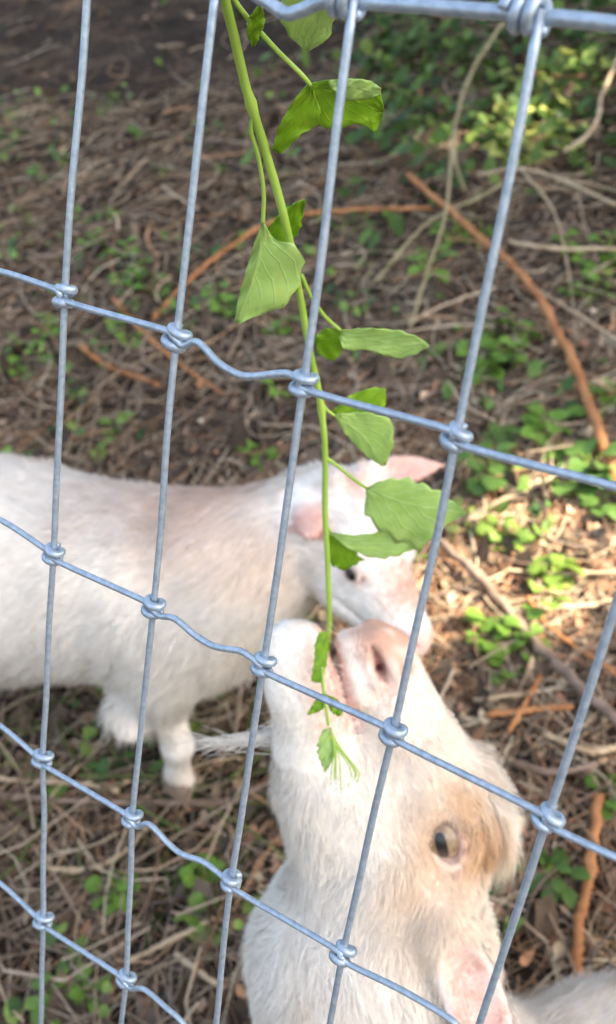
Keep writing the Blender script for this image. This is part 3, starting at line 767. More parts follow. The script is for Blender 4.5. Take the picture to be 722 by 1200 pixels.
# ------------------------------------------------------------ the plant pushed through the fence
plant = empty('leafy_stem', P(300, 150, .36), 'fresh green leafy weed stem hanging behind the wires into the nearest goat mouth', 'plant')
def pd(y): return .30 + .245 * max(y, -60) / 720
def pp(x, y, o=0): return P(x, y, pd(y) + o)
def pxr(px, y): return px * pd(y) / FPX
SP = [(256, -50), (263, -5), (275, 45), (290, 108), (312, 180), (335, 262), (350, 338), (363, 410), (375, 468), (381, 530), (381, 600), (384, 660), (386, 725)]
tube('stem', [pp(*q) for q in SP] + [P(385, 745, .556), P(384, 775, .57)], [pxr(6, 0), pxr(5.5, 150), pxr(5, 300), pxr(4.0, 450), pxr(3.6, 600), pxr(3.2, 700), pxr(2.5, 700)], M['stem'], plant, 5, 10, .03)
def blade(name, strips, mat, n=22, m=7, cup=.10, wave=.0012, off=0, jag=.035, seed=0, thick=.00028):
    """a leaf from its outline: one or more lobes, each a midrib with the two margins; toothed, cupped and a little crumpled, with real thickness"""
    r = np.random.default_rng(seed); VV = []; FF = []; UV = []
    for (mid, lf, rt, d3) in strips:
        d3 = list(d3) if np.ndim(d3) else [d3] * 2
        t = np.linspace(0, 1, n)
        def res(p):
            p = np.asarray(p, float); s = smooth_line(p, 8)
            if len(p) > 3: s = s * .35 + .65 * np.array([p[int(q)] + (p[min(int(q) + 1, len(p) - 1)] - p[int(q)]) * (q % 1) for q in np.arange(len(s)) / 8])
            L = np.r_[0, np.cumsum(np.linalg.norm(np.diff(s, axis=0), axis=1))]; L /= L[-1]
            return np.stack([np.interp(t, L, s[:, 0]), np.interp(t, L, s[:, 1])], 1)
        A, Bm, C = res(lf), res(mid), res(rt)
        wd = np.linalg.norm(A - C, axis=1).max()
        jag = jag * r.uniform(.5, 1.5, n); tooth = (np.abs(((t * 6.5 + r.random()) % 1) - .3) - .35) * jag * 7
        A = A + (A - Bm) * tooth[:, None]; C = C + (C - Bm) * np.roll(tooth, 1)[:, None]
        base = len(VV)
        for i in range(n):
            dd = np.interp(t[i], np.linspace(0, 1, len(d3)), d3)
            for j in range(-m, m + 1):
                f = abs(j) / m; e = A[i] if j < 0 else C[i]; q = Bm[i] * (1 - f) + e * f
                wloc = np.linalg.norm(A[i] - C[i]) * .5 / FPX * pd(q[1])
                z = off + dd + cup * wloc * (f ** 1.6) * (1 if j < 0 else .55) + wave * math.sin(t[i] * 17 + seed + j * .35) * f + .0006 * math.sin(j * 2.1 + t[i] * 31 + seed)
                VV.append(P(q[0], q[1], pd(q[1]) + z)); UV.append((j / m, t[i]))
        w_ = 2 * m + 1
        for i in range(n - 1):
            for j in range(w_ - 1):
                a0 = base + i * w_ + j; FF.append([a0, a0 + 1, a0 + w_ + 1, a0 + w_])
    me = mesh(name, VV, FF, mat); uvl = me.uv_layers.new(name='uv')
    li = np.zeros(len(me.loops), np.int32); me.loops.foreach_get('vertex_index', li); uvl.data.foreach_set('uv', np.asarray(UV, np.float32)[li].ravel())
    o = link(name, me, plant)
    md = o.modifiers.new('thickness', 'SOLIDIFY'); md.thickness = thick; md.offset = 0
    return o
pale, deep = M['leaf_pale'], M['leaf_deep']
def petiole(pts, r0=2.6, r1=2.0, o=(0, 0)):
    n = len(pts); tube('petiole', [pp(x, y, np.interp(i / (n - 1), [0, 1], o)) for i, (x, y) in enumerate(pts)], [pxr(r0, pts[0][1]), pxr(r1, pts[-1][1])], M['stem'], plant, 5, 8)
blade('leaf', [([(392, -50), (378, 0), (360, 58)], [(372, -50), (335, -20), (328, 20), (338, 42), (359, 60)], [(400, -50), (402, -15), (392, 20), (386, 45), (361, 60)], (0, .004))], pale, seed=1)
blade('leaf', [([(305, 6), (299, 30), (297, 54)], [(303, 6), (291, 22), (289, 40), (296, 55)], [(307, 6), (311, 24), (305, 42), (298, 55)], 0)], deep, m=4, seed=2)
petiole([(262, -40), (276, 2), (318, 52), (352, 86), (364, 100)], 3.4, 2.8, (0, .004))
blade('leaf', [([(363, 99), (350, 135), (323, 178)], [(360, 99), (342, 120), (326, 150), (319, 176)], [(366, 104), (376, 128), (372, 147), (354, 157), (330, 180)], (.004, .0)),
               ([(363, 99), (402, 112), (448, 132)], [(366, 97), (390, 93), (422, 95), (446, 106), (450, 130)], [(364, 112), (369, 146), (394, 152), (408, 147), (426, 146), (440, 157), (449, 134)], (.005, .012))], deep, seed=3, cup=-.12, jag=.02)
blade('leaf', [([(385, 98), (415, 102), (446, 110)], [(385, 94), (415, 92), (435, 95), (447, 104)], [(388, 103), (405, 118), (430, 116), (447, 110)], (.001, .004))], pale, seed=33, jag=.01, m=4)
petiole([(299, 132), (294, 152), (303, 185), (309, 225), (308, 264)], 2.6, 2.6, (-.001, -.002))
blade('leaf', [([(308, 262), (303, 300), (293, 338), (277, 378)], [(306, 263), (297, 288), (288, 318), (280, 348), (275, 378)], [(310, 262), (322, 282), (346, 286), (357, 305), (351, 335), (334, 358), (306, 368), (280, 379)], (-.004, -.008))], pale, seed=4, jag=.02, cup=.12, wave=.0018)
blade('leaf', [([(314, 272), (336, 256), (357, 235)], [(313, 268), (328, 250), (345, 238), (357, 233)], [(316, 277), (337, 288), (352, 268), (358, 237)], .008)], deep, seed=5)
petiole([(353, 322), (366, 350), (382, 372), (400, 388)], 2.6, 2.2, (0, .004))
blade('leaf', [([(400, 388), (384, 398), (370, 404)], [(398, 386), (382, 384), (370, 394), (369, 402)], [(402, 392), (403, 410), (390, 424), (372, 414)], (.004, .010))], deep, seed=6)
blade('leaf', [([(399, 389), (445, 400), (503, 406)], [(399, 387), (430, 384), (468, 387), (492, 396), (503, 405)], [(398, 396), (404, 411), (432, 410), (462, 420), (483, 417), (503, 406)], (.004, -.002))], pale, seed=7, jag=.03, cup=-.15)
petiole([(373, 462), (381, 478), (392, 487)], 2.2, 1.8)
blade('leaf', [([(390, 484), (420, 470), (452, 462)], [(389, 482), (412, 462), (436, 454), (452, 455)], [(394, 486), (420, 492), (448, 484), (453, 466)], (.004, .010))], deep, seed=8)
blade('leaf', [([(391, 486), (424, 510), (450, 545)], [(392, 488), (404, 508), (426, 532), (448, 547)], [(394, 485), (430, 482), (458, 490), (463, 515), (452, 546)], (.002, .004))], pale, seed=9, jag=.03)
petiole([(382, 536), (398, 548), (415, 562), (431, 573)], 2.4, 2.0, (0, -.002))
blade('leaf', [([(430, 572), (478, 590), (547, 601)], [(431, 571), (452, 561), (478, 559), (508, 571), (528, 586), (547, 600)], [(429, 576), (427, 595), (437, 615), (462, 634), (492, 646), (510, 632), (522, 616), (546, 603)], (-.003, -.008))], pale, seed=10, cup=.16, jag=.05, wave=.0018)
petiole([(383, 617), (388, 624)], 2.0, 1.8)
blade('leaf', [([(386, 624), (432, 637), (500, 634)], [(388, 624), (416, 627), (450, 622), (480, 612), (500, 616)], [(389, 627), (408, 643), (438, 655), (466, 652), (488, 642), (500, 634)], (0, -.002))], pale, seed=11, cup=-.1, jag=.04)
blade('leaf', [([(386, 626), (398, 648), (404, 668)], [(384, 628), (380, 645), (385, 660), (402, 669)], [(390, 627), (412, 642), (426, 656), (406, 668)], (.004, .008))], deep, seed=12, jag=.05)
# what hangs out of the mouth
pd_ = pd
def pd(y): return pd_(y) if y < 725 else .528 if y < 800 else .522 if y < 845 else .512
tube('stem', [P(380, 742, .531), P(377, 775, .529), P(380, 815, .524), P(385, 850, .514)], .0009, M['stem'], plant, 5, 6)
blade('leaf', [([(379, 740), (376, 770), (371, 800)], [(374, 741), (369, 755), (368, 775), (364, 798)], [(383, 741), (385, 760), (383, 780), (377, 800)], 0)], deep, seed=13, m=3)
blade('leaf', [([(381, 814), (372, 825), (360, 837)], [(378, 814), (370, 820), (361, 835)], [(382, 820), (378, 832), (362, 838)], 0), ([(382, 814), (392, 824), (402, 836)], [(384, 814), (396, 820), (402, 833)], [(382, 820), (388, 835), (398, 840), (401, 836)], 0)], deep, seed=14, m=3)
blade('leaf', [([(384, 853), (383, 878), (381, 904)], [(379, 855), (372, 870), (373, 888), (381, 905)], [(388, 856), (394, 868), (392, 888), (382, 905)], -.002)], M['leaf_pale'], seed=15, m=4, jag=.06)
tips = [(388, 926), (394, 928), (400, 930), (406, 928), (411, 925), (416, 922), (392, 918), (413, 914)]
for k, (tx, ty) in enumerate(tips):
    mx = 400 + (tx - 400) * .9 + (6 if tx > 400 else -1)
    tube('flower_stalk', [P(387, 852 + k, .512), P(394 + (tx - 395) * .35, 880, .508), P(mx, 905, .507), P(tx, ty, .506)], [.0005, .0003], M['stem'], plant, 4, 5)
    V = []; F = []
    for q in range(5):
        t0 = q / 5 * 2 * np.pi; b0 = len(V); c0 = P(tx, ty, .505)
        for (dr, da) in ((0, 0), (.0015, -.5), (.0027, 0), (.0015, .5)): V.append(c0 + R @ np.array([math.cos(t0 + da) * dr, math.sin(t0 + da) * dr, .0004 if dr else 0]))
        F.append([b0, b0 + 1, b0 + 2, b0 + 3])
    link('flower', mesh('flower', V, F, M['white']), plant)

# ------------------------------------------------------------ sticks, canes and vines lying on the bank
def gline(pts, r):  # r in photograph pixels at that spot
    o = []; rr = []
    for q in pts:
        h = q[2] if len(q) > 2 else .006
        p = G(q[0], q[1], h); o.append(p); rr.append(r / FPX * ((p - CAM) @ -R[:, 2]))
    return o, float(np.mean(rr))
def stick(name, cat, label, pts, r, mat, taper=.7, rough=.25, forks=(), group=None):
    o, rr = gline(pts, r); root = link(name, None) if False else None
    me_o = tube(name, o, [rr, rr * taper], mat, None, 9, 8, rough)
    if forks:
        e = empty(name, o[0], label, cat, group); me_o.parent = e; me_o.location = -e.location; me_o.name = 'branch'
        for f in forks:
            fo, fr = gline(f, r * .6); tube('side_shoot', fo, [fr, fr * .5], mat, e, 5, 6, rough)
        return e
    return tag(me_o, label, cat, group)
STK = [
 ('bare_branch', 'branch', 'long brown branch lying across the sunlit needles to the right of the goats', [(500, 622, .03), (560, 675, .03), (620, 745, .025), (680, 805, .03), (735, 855, .03)], 6, 'bark', 1.25),
 ('dry_cane', 'cane', 'long rust orange cane sloping down through the upper right of the bank', [(478, 205, .05), (540, 258, .06), (610, 320, .06), (655, 390, .05), (690, 470, .04), (725, 575, .03)], 4.6, 'cane', 1.3),
 ('dry_cane', 'cane', 'thin orange cane arching level behind the upper middle wires', [(180, 372, .01), (215, 335, .02), (270, 288, .03), (330, 256, .04), (410, 246, .04), (505, 244, .04)], 3, 'cane', .8),
 ('bark_strip', 'bark strip', 'short split orange bark strip left of centre below the first line wire', [(94, 404, .012), (125, 428, .014), (188, 452, .01)], 4.5, 'cane', .6),
 ('dry_twig', 'twig', 'straight orange twig crossing behind the second stay wire', [(132, 350, .02), (170, 392, .02), (215, 430, .012), (262, 462, .01)], 3, 'cane', .8),
 ('dry_twig', 'twig', 'stout tan twig pointing up to the right above the sunlit patch', [(548, 610, .015), (590, 585, .02), (633, 562, .025)], 4.5, 'straw', .9),
 ('bark_strip', 'bark strip', 'upright orange bark strip at the lower right edge behind the goat back', [(702, 930, .02), (690, 1020, .02), (678, 1090, .02), (676, 1150, .015)], 8, 'cane', .8),
 ('dry_twig', 'twig', 'pale grey curved twig level at the right edge, upper half', [(596, 283, .05), (640, 290, .05), (728, 292, .05)], 2.8, 'straw', 1.0),
 ('dry_twig', 'twig', 'crooked pale twig at the upper right edge', [(728, 60, .1), (706, 110, .12), (700, 140, .12), (686, 160, .12), (660, 178, .1)], 2.6, 'straw', .8),
 ('dry_vine', 'vine', 'tall greyish vine curving down from the top wire right of centre', [(590, 25, .25), (555, 80, .22), (537, 130, .18), (532, 180, .14), (545, 225, .08)], 3, 'vine', .8),
 ('dry_vine', 'vine', 'olive vine leaning through the dark leaves above the long orange cane', [(532, 150, .2), (522, 250, .14), (500, 320, .08), (480, 385, .04)], 3, 'vine', .8),
 ('dry_vine', 'vine', 'grey forked vine spreading over the bank at the right', [(560, 205, .08), (610, 198, .1), (655, 210, .1), (722, 240, .1)], 3.4, 'straw', .8, [[(610, 198, .1), (650, 250, .06), (668, 330, .03), (675, 400, .02)], [(655, 210, .1), (690, 215, .1), (728, 225, .1)]]),
 ('dry_vine', 'vine', 'thin pale vine running down right below the long orange cane', [(615, 330, .03), (660, 358, .03), (728, 400, .03)], 3, 'straw', .8),
 ('dry_vine', 'vine', 'looping grey vine just left of the long orange cane foot', [(440, 330, .02), (500, 262, .05), (560, 232, .07), (590, 215, .08)], 2.6, 'vine', 1),
 ('dry_twig', 'twig', 'level brown twig behind the white goat foot, lower left', [(-10, 930, .02), (80, 938, .02), (180, 940, .015), (300, 938, .015)], 5, 'bark', .8),
 ('dry_twig', 'twig', 'thin tan twig just above the level brown twig at the left edge', [(-10, 912, .02), (90, 918, .02), (140, 926, .02)], 3.5, 'straw', .8),
 ('dry_twig', 'twig', 'pale straw stalk slanting up right between the lower left stay wires', [(148, 1128, .02), (200, 1102, .02), (250, 1076, .02)], 3.6, 'straw', .9),
 ('dry_twig', 'twig', 'tan bowed twig left of the second stay wire near the goat foot', [(55, 1018, .015), (105, 1018, .015), (150, 995, .015), (172, 965, .01)], 3.4, 'straw', .9),
 ('dry_twig', 'twig', 'short bleached stick right of the slanting straw stalk', [(205, 1118, .015), (235, 1140, .02), (262, 1158, .02)], 4, 'straw', .9),
 ('dry_twig', 'twig', 'orange needle bundle pointing down right in the lower sunlit patch', [(618, 700, .02), (650, 740, .02), (722, 790, .015)], 3, 'cane', .9),
 ('dry_twig', 'twig', 'level sunlit straw stalk crossing the bright patch', [(590, 668, .02), (650, 672, .02), (728, 670, .02)], 2.6, 'straw', .9),
 ('dry_twig', 'twig', 'pale stick under the long brown branch', [(600, 715, .015), (660, 712, .015), (728, 705, .015)], 4, 'straw', .9),
 ('dry_twig', 'twig', 'grey stick level beside the nearest goat forehead', [(555, 820, .02), (620, 812, .02), (660, 805, .02)], 3.6, 'straw', .9),
 ('dry_twig', 'twig', 'orange tan twig level below the brown branch', [(570, 838, .02), (620, 832, .02), (672, 828, .02)], 4.5, 'cane', .9),
 ('dry_twig', 'twig', 'brown twig slanting down from the level orange twig to the goat forehead', [(635, 790, .02), (612, 830, .02), (596, 858, .02)], 4, 'cane', .9),
 ('dry_twig', 'twig', 'fat pale twig behind the right hand knot on the lowest visible stay', [(600, 895, .02), (650, 905, .025), (700, 895, .02)], 5, 'bark', .9),
 ('dry_twig', 'twig', 'grey brown twig crossing lower right below the brown branch end', [(640, 860, .02), (690, 880, .02), (728, 875, .02)], 5, 'straw', .9),
 ('dry_twig', 'twig', 'dark twig under the right ear of the white goat at its tip', [(470, 1, .0), (480, 2, .0)], 1, 'bark', .9),
]
for s_ in STK[:-1]:
    stick(s_[0], s_[1], s_[2], s_[3], s_[4] * (.72 if s_[0] == 'dry_vine' else .88), M[s_[5]], s_[6], .25, s_[7] if len(s_) > 7 else ())

# ------------------------------------------------------------ loose litter (nobody could count it)
BARE = G(60, -25)                                 # bare soil under the added trees, upper left
def scatter_xy(n, r, far=3.9):
    o = []
    while len(o) < n:
        k = n * 2; x = r.uniform(-3.4, 1.3, k); y = r.uniform(-.35, far, k)
        d = np.hypot(x - CAM[0], y - CAM[1]); keep = (r.random(k) < np.clip(1.15 / d, .18, 1) ** 1.3) & ((np.hypot((x - BARE[0]) / 1.3, (y - BARE[1]) / .8) > 1) | (r.random(k) < .12))
        o += list(zip(x[keep], y[keep]))
    return np.array(o[:n])
PAL = np.array([(.30, .22, .16), (.40, .23, .13), (.44, .33, .23), (.19, .13, .095), (.54, .42, .30), (.12, .085, .07), (.38, .24, .15), (.32, .25, .19)])
def sticks_stuff(name, n, lmin, lmax, rad, seed, label, cat, pal=PAL, bend=.12, hmax=.02, sides=3, tilt=.10, xy=None):
    r = np.random.default_rng(seed); xy = scatter_xy(n, r) if xy is None else xy; n = len(xy)
    L = r.uniform(lmin, lmax, n) * r.uniform(.5, 1, n); a = r.uniform(0, 2 * np.pi, n); seg = 3
    tt = np.linspace(-.5, .5, seg + 1); V = np.zeros((n, seg + 1, sides, 3)); bd = r.normal(0, bend, n); hz = r.random(n) ** 1.6 * hmax; tl = r.normal(0, tilt, n)
    rr = rad * r.uniform(.6, 1.4, n)
    for i, t in enumerate(tt):
        off = bd * L * (1 - 4 * t * t)
        x = xy[:, 0] + np.cos(a) * t * L - np.sin(a) * off; y = xy[:, 1] + np.sin(a) * t * L + np.cos(a) * off
        z = ground_z(x, y) * .5 + (ground_z(xy[:, 0], xy[:, 1]) + .37 * (y - xy[:, 1])) * .5 + hz + tl * t * L * .5 + rad
        for k in range(sides):
            ph = 2 * np.pi * k / sides
            V[:, i, k, 0] = x - np.sin(a) * rr * math.cos(ph); V[:, i, k, 1] = y + np.cos(a) * rr * math.cos(ph); V[:, i, k, 2] = z + rr * math.sin(ph)
    F = []; b = np.arange(n) * (seg + 1) * sides
    for i in range(seg):
        for k in range(sides):
            k2 = (k + 1) % sides; F.append(np.stack([b + i * sides + k, b + i * sides + k2, b + (i + 1) * sides + k2, b + (i + 1) * sides + k], 1))
    c = pal[r.integers(0, len(pal), n)] * r.uniform(.6, 1.3, (n, 1)); C = np.repeat(c, (seg + 1) * sides, 0)
    return tag(link(name, mesh(name, V.reshape(-1, 3), np.concatenate(F), M['litter'], True, C)), label, cat, kind='stuff')
def chips_stuff(name, n, smin, smax, seed, label, cat, pal, mat, asp=1.0, hmax=.012, xy=None, tilt=.5, star=6):
    r = np.random.default_rng(seed); xy = scatter_xy(n, r) if xy is None else xy; n = len(xy)
    s = r.uniform(smin, smax, n); a = r.uniform(0, 2 * np.pi, n); V = np.zeros((n, star + 1, 3))
    nx, ny = r.normal(0, tilt, n), r.normal(-.37, tilt, n); z0 = ground_z(xy[:, 0], xy[:, 1]) + r.random(n) * hmax + .004
    cx = r.uniform(.15, .5, n)
    for k in range(star):
        ph = 2 * np.pi * k / star; rad = s * (.75 + .45 * r.random(n))
        u = np.cos(ph) * rad; v = np.sin(ph) * rad * asp
        x = u * np.cos(a) - v * np.sin(a); y = u * np.sin(a) + v * np.cos(a)
        V[:, k] = np.stack([xy[:, 0] + x, xy[:, 1] + y, z0 - nx * x - ny * y + cx * (u * u) / s * .8], 1)
    V[:, star] = np.stack([xy[:, 0], xy[:, 1], z0], 1); b = np.arange(n) * (star + 1)
    F = np.concatenate([np.stack([b + star, b + k, b + (k + 1) % star], 1) for k in range(star)])
    c = pal[r.integers(0, len(pal), n)] * r.uniform(.6, 1.3, (n, 1)); C = np.repeat(c, star + 1, 0)
    return tag(link(name, mesh(name, V.reshape(-1, 3), F, mat, False, C)), label, cat, kind='stuff')
sticks_stuff('pine_needles', 42000, .05, .15, .0007, 21, 'matted brown and orange pine needles over the whole bank', 'needles')
sticks_stuff('fine_twigs', 3800, .08, .26, .0016, 22, 'thin grey and brown twigs strewn over the bank', 'twigs', bend=.16, hmax=.035, sides=4)
chips_stuff('leaf_litter', 10000, .003, .0085, 23, 'crumbled dead leaves and bark flakes between the needles', 'leaf litter', PAL * [.72, .66, .66], M['litter'], .6)
sticks_stuff('straw_litter', 5500, .05, .16, .0011, 27, 'pale dry straw and bleached stalks mixed through the needles', 'straw', pal=np.array([(.50, .42, .31), (.40, .33, .25), (.56, .46, .33)]), bend=.18, hmax=.03)
chips_stuff('soil_clods', 5000, .006, .02, 28, 'dark crumbs and clods of woodland soil', 'soil clods', np.array([(.06, .042, .03), (.10, .07, .05), (.15, .11, .08)]), M['litter'], .8, tilt=.9)
# orange needles and flakes where the sun falls
r = np.random.default_rng(31); c0 = G(640, 690)
xy = np.stack([r.normal(c0[0], .22, 2600), r.normal(c0[1] + .02, .26, 2600)], 1)
OR = np.array([(.50, .27, .16), (.60, .42, .27), (.40, .21, .13), (.66, .54, .38)])
sticks_stuff('orange_needles', 0, .05, .14, .0008, 24, 'orange pine needles heaped in the sunlit patch at the right', 'needles', pal=OR, xy=xy)
chips_stuff('orange_flakes', 0, .004, .011, 25, 'orange bark flakes in the sunlit patch at the right', 'bark flakes', OR, M['litter'], .6, xy=xy[:1500] + r.normal(0, .04, (1500, 2)))

# ------------------------------------------------------------ small green plants on the bank
def small_leaf(kind, size):
    """outline of one small leaf in its own plane, base at 0, with a fold along the midrib"""
    n = 9; V = []; F = []
    for i in range(n + 1):
        t = i / n
        wd = {'round': .52 * math.sin(math.pi * min(1, t * .93 + .05)) ** .6, 'heart': .56 * (math.sin(math.pi * t ** .7)) ** .8 + .02, 'oval': .34 * math.sin(math.pi * t) ** .8 + .01}[kind]
        wd *= 1 + (.10 if i % 2 else -.06)
        for j in (-1, 0, 1): V.append([j * wd * size, t * size, (abs(j) * .16 * wd + .18 * t * (1 - t) - .15 * t * t) * size])
    for i in range(n):
        for j in range(2): a0 = i * 3 + j; F.append([a0, a0 + 1, a0 + 4, a0 + 3])
    return V, F
GRN = {'mid': (.16, .31, .055), 'dark': (.10, .20, .05), 'bright': (.17, .28, .055), 'yellow': (.42, .46, .14)}
protos = []
def make_sprig(kind, tone, nleaf, size, seed):
    r = random.Random(seed); root = bpy.data.objects.new('seedling', None); parts = []
    V, F = small_leaf(kind, size); c = np.tile(np.array(GRN[tone]), (len(V), 1)); lm = mesh('leaf', V, F, M['greens'], True, c)
    st = []
    VV = []; FF = []; b = 0
    for k in range(nleaf):
        a0 = k / nleaf * 2 * math.pi + r.uniform(-.4, .4); rad = size * r.uniform(.25, .9); h = size * r.uniform(.5, 1.6)
        p = (math.cos(a0) * rad, math.sin(a0) * rad, h)
        v, f = tube_vf(smooth_line([(0, 0, -.004), (p[0] * .3, p[1] * .3, h * .7), p], 3), .0007, 4, b, False); VV.append(v); FF += f; b += len(v)
        parts.append((p, (r.uniform(-.3, .35), r.uniform(-.3, .3), a0 - math.pi / 2 + r.uniform(-.5, .5)), r.uniform(.7, 1.15)))
    sm = mesh('stem', np.concatenate(VV), FF, M['stem'])
    return dict(lm=lm, sm=sm, parts=parts)
def sprig(pr, loc, rz, scl, label, group):
    root = empty('seedling', loc, label, 'plant', group); root.rotation_euler = (-.2, 0, rz); root.scale = (scl,) * 3
    o = bpy.data.objects.new('stem', pr['sm']); col.objects.link(o); o.parent = root
    for p, ro, s in pr['parts']:
        o = bpy.data.objects.new('leaf', pr['lm']); col.objects.link(o); o.parent = root; o.location = p; o.rotation_euler = ro; o.scale = (s, s, s)
    return root
PR = {(k, t): [make_sprig(k, t, n, .024, 10 * i + n) for i, n in enumerate((5, 6, 8))] for k, t in (('round', 'mid'), ('heart', 'mid'), ('heart', 'dark'), ('round', 'bright'), ('oval', 'mid'), ('heart', 'yellow'), ('round', 'dark'), ('heart', 'bright'), ('oval', 'dark'))}
PATCH = [
 ([(112, 290), (150, 302), (128, 262), (165, 322), (92, 262), (140, 335)], ('round', 'mid'), .9, 'small green weeds above the first line wire at left'),
 ([(145, 400), (160, 408), (250, 352), (262, 372), (225, 395), (180, 345)], ('round', 'mid'), .9, 'small weeds around the second knot of the first line wire'),
 ([(20, 410), (48, 420), (12, 440), (60, 395)], ('round', 'mid'), .8, 'weeds at the left edge under the first line wire'),
 ([(12, 145), (20, 168), (8, 190), (28, 130)], ('oval', 'mid'), 1.0, 'green weeds at the upper left edge'),
 ([(128, 130), (190, 208), (255, 205), (70, 196), (45, 215), (160, 165)], ('round', 'dark'), .9, 'dull weeds on the dark upper left bank'),
 ([(330, 268), (345, 250), (430, 265), (455, 268), (400, 275)], ('round', 'dark'), .9, 'weeds level with the hanging pale leaf'),
 ([(335, 390), (320, 400), (322, 470), (298, 545), (310, 552), (130, 520), (140, 505)], ('round', 'mid'), .9, 'weeds in the brown needles just above the white goat'),
 ([(555, 428), (580, 400), (602, 392), (598, 438), (575, 450), (610, 415), (560, 455), (590, 425)], ('round', 'mid'), 1.15, 'green clump right of the fourth stay'),
 ([(540, 285), (560, 292), (525, 290), (500, 330)], ('oval', 'mid'), 1.6, 'broad leafed weeds behind the upper fourth stay'),
 ([(680, 318), (695, 338), (672, 350), (690, 360), (705, 330), (715, 300), (660, 300)], ('round', 'mid'), 1.1, 'weeds at the right edge beside the orange cane'),
 ([(640, 515), (645, 528), (628, 512), (700, 500), (712, 480)], ('heart', 'mid'), 1.2, 'weeds at the right just below the first line wire'),
 ([(575, 567), (580, 560), (558, 575)], ('round', 'dark'), 1.3, 'round dark weeds right of the white goat ear tip'),
 ([(688, 592), (710, 570), (705, 600), (720, 590), (665, 590), (690, 560)], ('heart', 'dark'), 1.5, 'dark broad weeds at the right edge mid height'),
 ([(575, 638), (590, 645), (565, 632), (602, 640), (610, 660)], ('round', 'bright'), .8, 'bright seedlings right of the biggest hanging leaf'),
 ([(645, 684), (650, 690), (640, 688)], ('heart', 'bright'), 1.2, 'yellow green seedlings in the sunlit needle patch'),
 ([(570, 745), (600, 770), (585, 758), (610, 752), (620, 765), (575, 770), (595, 800), (560, 755), (640, 722)], ('round', 'mid'), .9, 'seedlings below the long brown branch'),
 ([(480, 655), (485, 640), (488, 668)], ('oval', 'mid'), .8, 'olive weeds just above the white goat nose'),
 ([(240, 1030), (245, 1045), (228, 1048)], ('round', 'mid'), .8, 'green sprigs between the two lower middle stays'),
 ([(650, 1038), (640, 1042)], ('oval', 'dark'), 1.2, 'dark weeds above the nearest goat back'),
 ([(85, 1160), (95, 1170), (75, 1168), (105, 1178), (60, 1190)], ('round', 'mid'), .6, 'green weeds near the bottom left corner'),
 ([(143, 1052), (138, 1058), (718, 940), (722, 955)], ('round', 'mid'), .8, 'tiny seedlings near the lower frame sides'),
 ([(590, 150), (610, 165), (625, 140), (600, 185), (640, 165), (615, 125), (575, 180), (650, 140), (635, 190), (605, 110), (630, 100), (655, 95), (590, 200), (660, 180)], ('heart', 'yellow'), 1.5, 'pale yellow green plants at the upper right'),
]
rr_ = random.Random(3)
ORD = ['leftmost', 'second from left', 'third from left', 'fourth from left', 'fifth from left', 'sixth from left', 'seventh from left', 'eighth from left',
       'ninth from left', 'tenth from left', 'eleventh from left', 'twelfth from left', 'thirteenth from left', 'fourteenth from left']
for pts, key, scl, label in PATCH:
    pts = sorted(pts); n = len(pts)
    for i, (x, y) in enumerate(pts):
        rank = 'rightmost' if i == n - 1 else ORD[i]
        sprig(rr_.choice(PR[key]), G(x, y), rr_.uniform(0, 6.28), scl * rr_.uniform(.7, 1.05), rank + ' of the ' + label, label)
# ivy and weeds too many to count: thick at the upper right, thin elsewhere
def in_view_xy(n, fx, fy, r):
    o = []
    for _ in range(n):
        p = G(fx(r), fy(r)); o.append((p[0], p[1]))
    return np.array(o)
r = np.random.default_rng(77)
GP = np.array([(.055, .12, .03), (.09, .17, .035), (.12, .21, .05), (.045, .10, .03), (.16, .24, .06)])
xy = np.concatenate([in_view_xy(700, lambda r: r.uniform(420, 760), lambda r: r.triangular(-30, 60, 260), r), in_view_xy(110, lambda r: r.uniform(280, 520), lambda r: r.uniform(-10, 280), r)])
xy = xy + r.normal(0, .03, xy.shape)
chips_stuff('ivy_cover', 0, .009, .021, 41, 'dense dark green ground ivy on the upper right of the bank', 'ground cover', GP * .85, M['greens'], .85, .07, xy, .45, 7)
xs = scatter_xy(11000, r); k = vnoise(xs[:, 0] + 3, xs[:, 1], 4.5) + .3 * vnoise(xs[:, 0], xs[:, 1], 14) > .06
chips_stuff('scattered_weeds', 0, .005, .013, 42, 'tiny green weed leaves sprinkled through the needles', 'ground cover', GP * 1.3, M['greens'], .8, .03, xs[k], .4, 7)
# grass blades lower left
r = np.random.default_rng(51); gp = in_view_xy(70, lambda r: r.uniform(0, 330), lambda r: r.uniform(830, 1060), r)
sticks_stuff('grass_blades', 0, .08, .2, .0016, 52, 'olive grass blades lying under the white goat', 'grass', pal=np.array([(.12, .16, .05), (.17, .19, .07), (.10, .12, .04)]), xy=gp, hmax=.03)

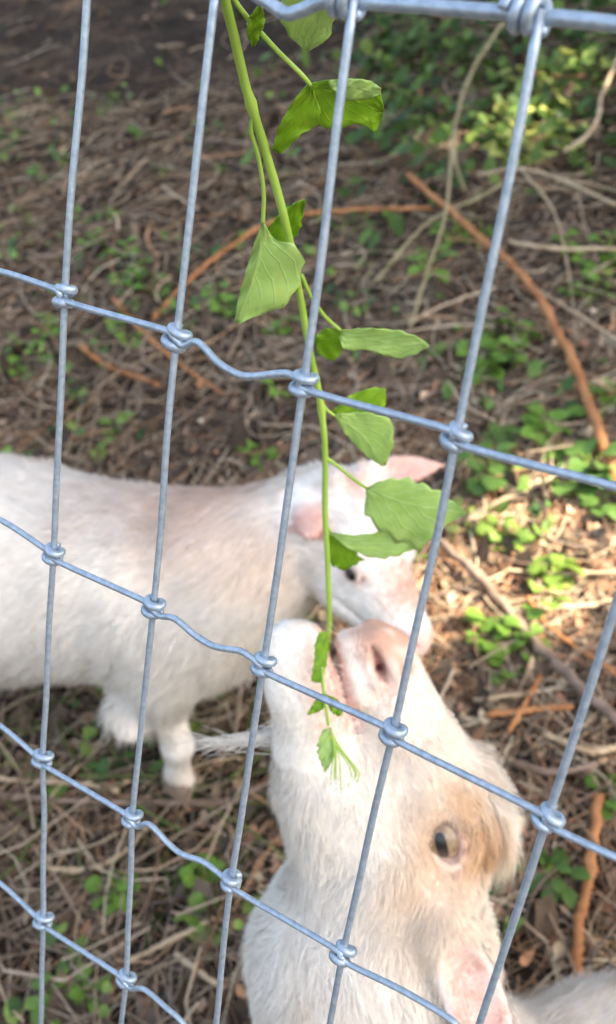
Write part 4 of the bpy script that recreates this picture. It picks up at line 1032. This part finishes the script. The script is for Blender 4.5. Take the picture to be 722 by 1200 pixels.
# ------------------------------------------------------------ unseen trees added to shade the bank (out of frame)
def tree(loc, crown_c, crown_r, nleaf, label, gaps, seed, size=.085):
    r = np.random.default_rng(seed); loc = np.array([loc[0], loc[1], ground_z(loc[0], loc[1]) - .05]); cc = np.array(crown_c, float)
    root = empty('tree', loc, label, 'tree'); V = []; F = []; b = 0
    def add(p, r0, r1, s=8):
        nonlocal b
        path = smooth_line(p, 5); v, f = tube_vf(path, np.linspace(r0, r1, len(path)), s, b); V.append(v); F.extend(f); b += len(v)
    fork = loc * .35 + cc * .65; add([loc, loc * .7 + cc * .3 + [.1, -.1, .3], fork, cc + [0, 0, crown_r[2] * .4]], .16, .05, 12)
    limbs = []
    for k in range(14):
        for _ in range(60):
            d = nrm(r.normal(0, 1, 3) * [1, 1, .7] + [0, 0, .2]); e = cc + d * np.array(crown_r) * r.uniform(.6, .9); s0 = fork + (cc - fork) * r.uniform(0, .8)
            q = np.linspace(s0, e, 20); sd0 = np.array(SUN_DIR)
            if all(np.linalg.norm((q - g) - ((q - g) @ sd0)[:, None] * sd0, axis=1).min() > gr * 1.5 + .15 for g, gr in gaps): break
        else: continue
        add([s0, (s0 + e) / 2 + r.normal(0, .15, 3), e], .045, .012, 6); limbs.append(e)
    link('trunk', mesh('trunk', np.concatenate(V), F, M['treebark']), root)
    # leaf clumps
    nc = 170; cl = r.normal(0, 1, (nc, 3)); cl /= np.linalg.norm(cl, axis=1)[:, None]; cl = cc + cl * np.array(crown_r) * (r.random((nc, 1)) ** .45)
    ci = r.integers(0, nc, nleaf); p = cl[ci] + r.normal(0, .26, (nleaf, 3))
    sd = np.array(SUN_DIR)
    for g, gr in gaps:                                    # leaves left out of the crown to shape the sun spots
        q = p - g; q = q - (q @ sd)[:, None] * sd; dd = np.linalg.norm(q, axis=1)
        p = p[dd > gr * (1 + .35 * np.sin(np.arctan2(q[:, 1], q[:, 0]) * 3 + 1)) ]
    n = len(p); a = r.normal(0, 1, (n, 3)); a /= np.linalg.norm(a, axis=1)[:, None]; bb = np.cross(a, r.normal(0, 1, (n, 3))); bb /= np.linalg.norm(bb, axis=1)[:, None]
    s = size * r.uniform(.7, 1.3, (n, 1)); nn = np.cross(a, bb)
    Vv = np.stack([p - a * s, p + bb * s * .5 + nn * s * .1, p + a * s, p - bb * s * .5 + nn * s * .1], 1).reshape(-1, 3); i = np.arange(n) * 4
    ob = link('crown', mesh('crown', Vv, np.stack([i, i + 1, i + 2, i + 3], 1), M['treeleaf']), root); ob['kind'] = 'stuff'
gap1 = G(648, 672); gap2 = G(615, 150); gap3 = G(690, 560)
SD = np.array(SUN_DIR)
tree((5.6, 2.2), np.array([-1.2, 2.0, .9]) + SD * 6.2, (3.6, 3.6, 1.7), 30000, 'unseen leafy tree added right of the fence to shade the goats', [(gap1, .17), (G(700, 700), .12), (G(570, 650), .06), (gap2, .16), (G(650, 110), .10)], 5)
tree((-1.5, 7.6), (-1.8, 5.2, 4.9), (3.8, 2.6, 1.5), 26000, 'unseen leafy tree added up the bank to darken its upper part', [], 6)
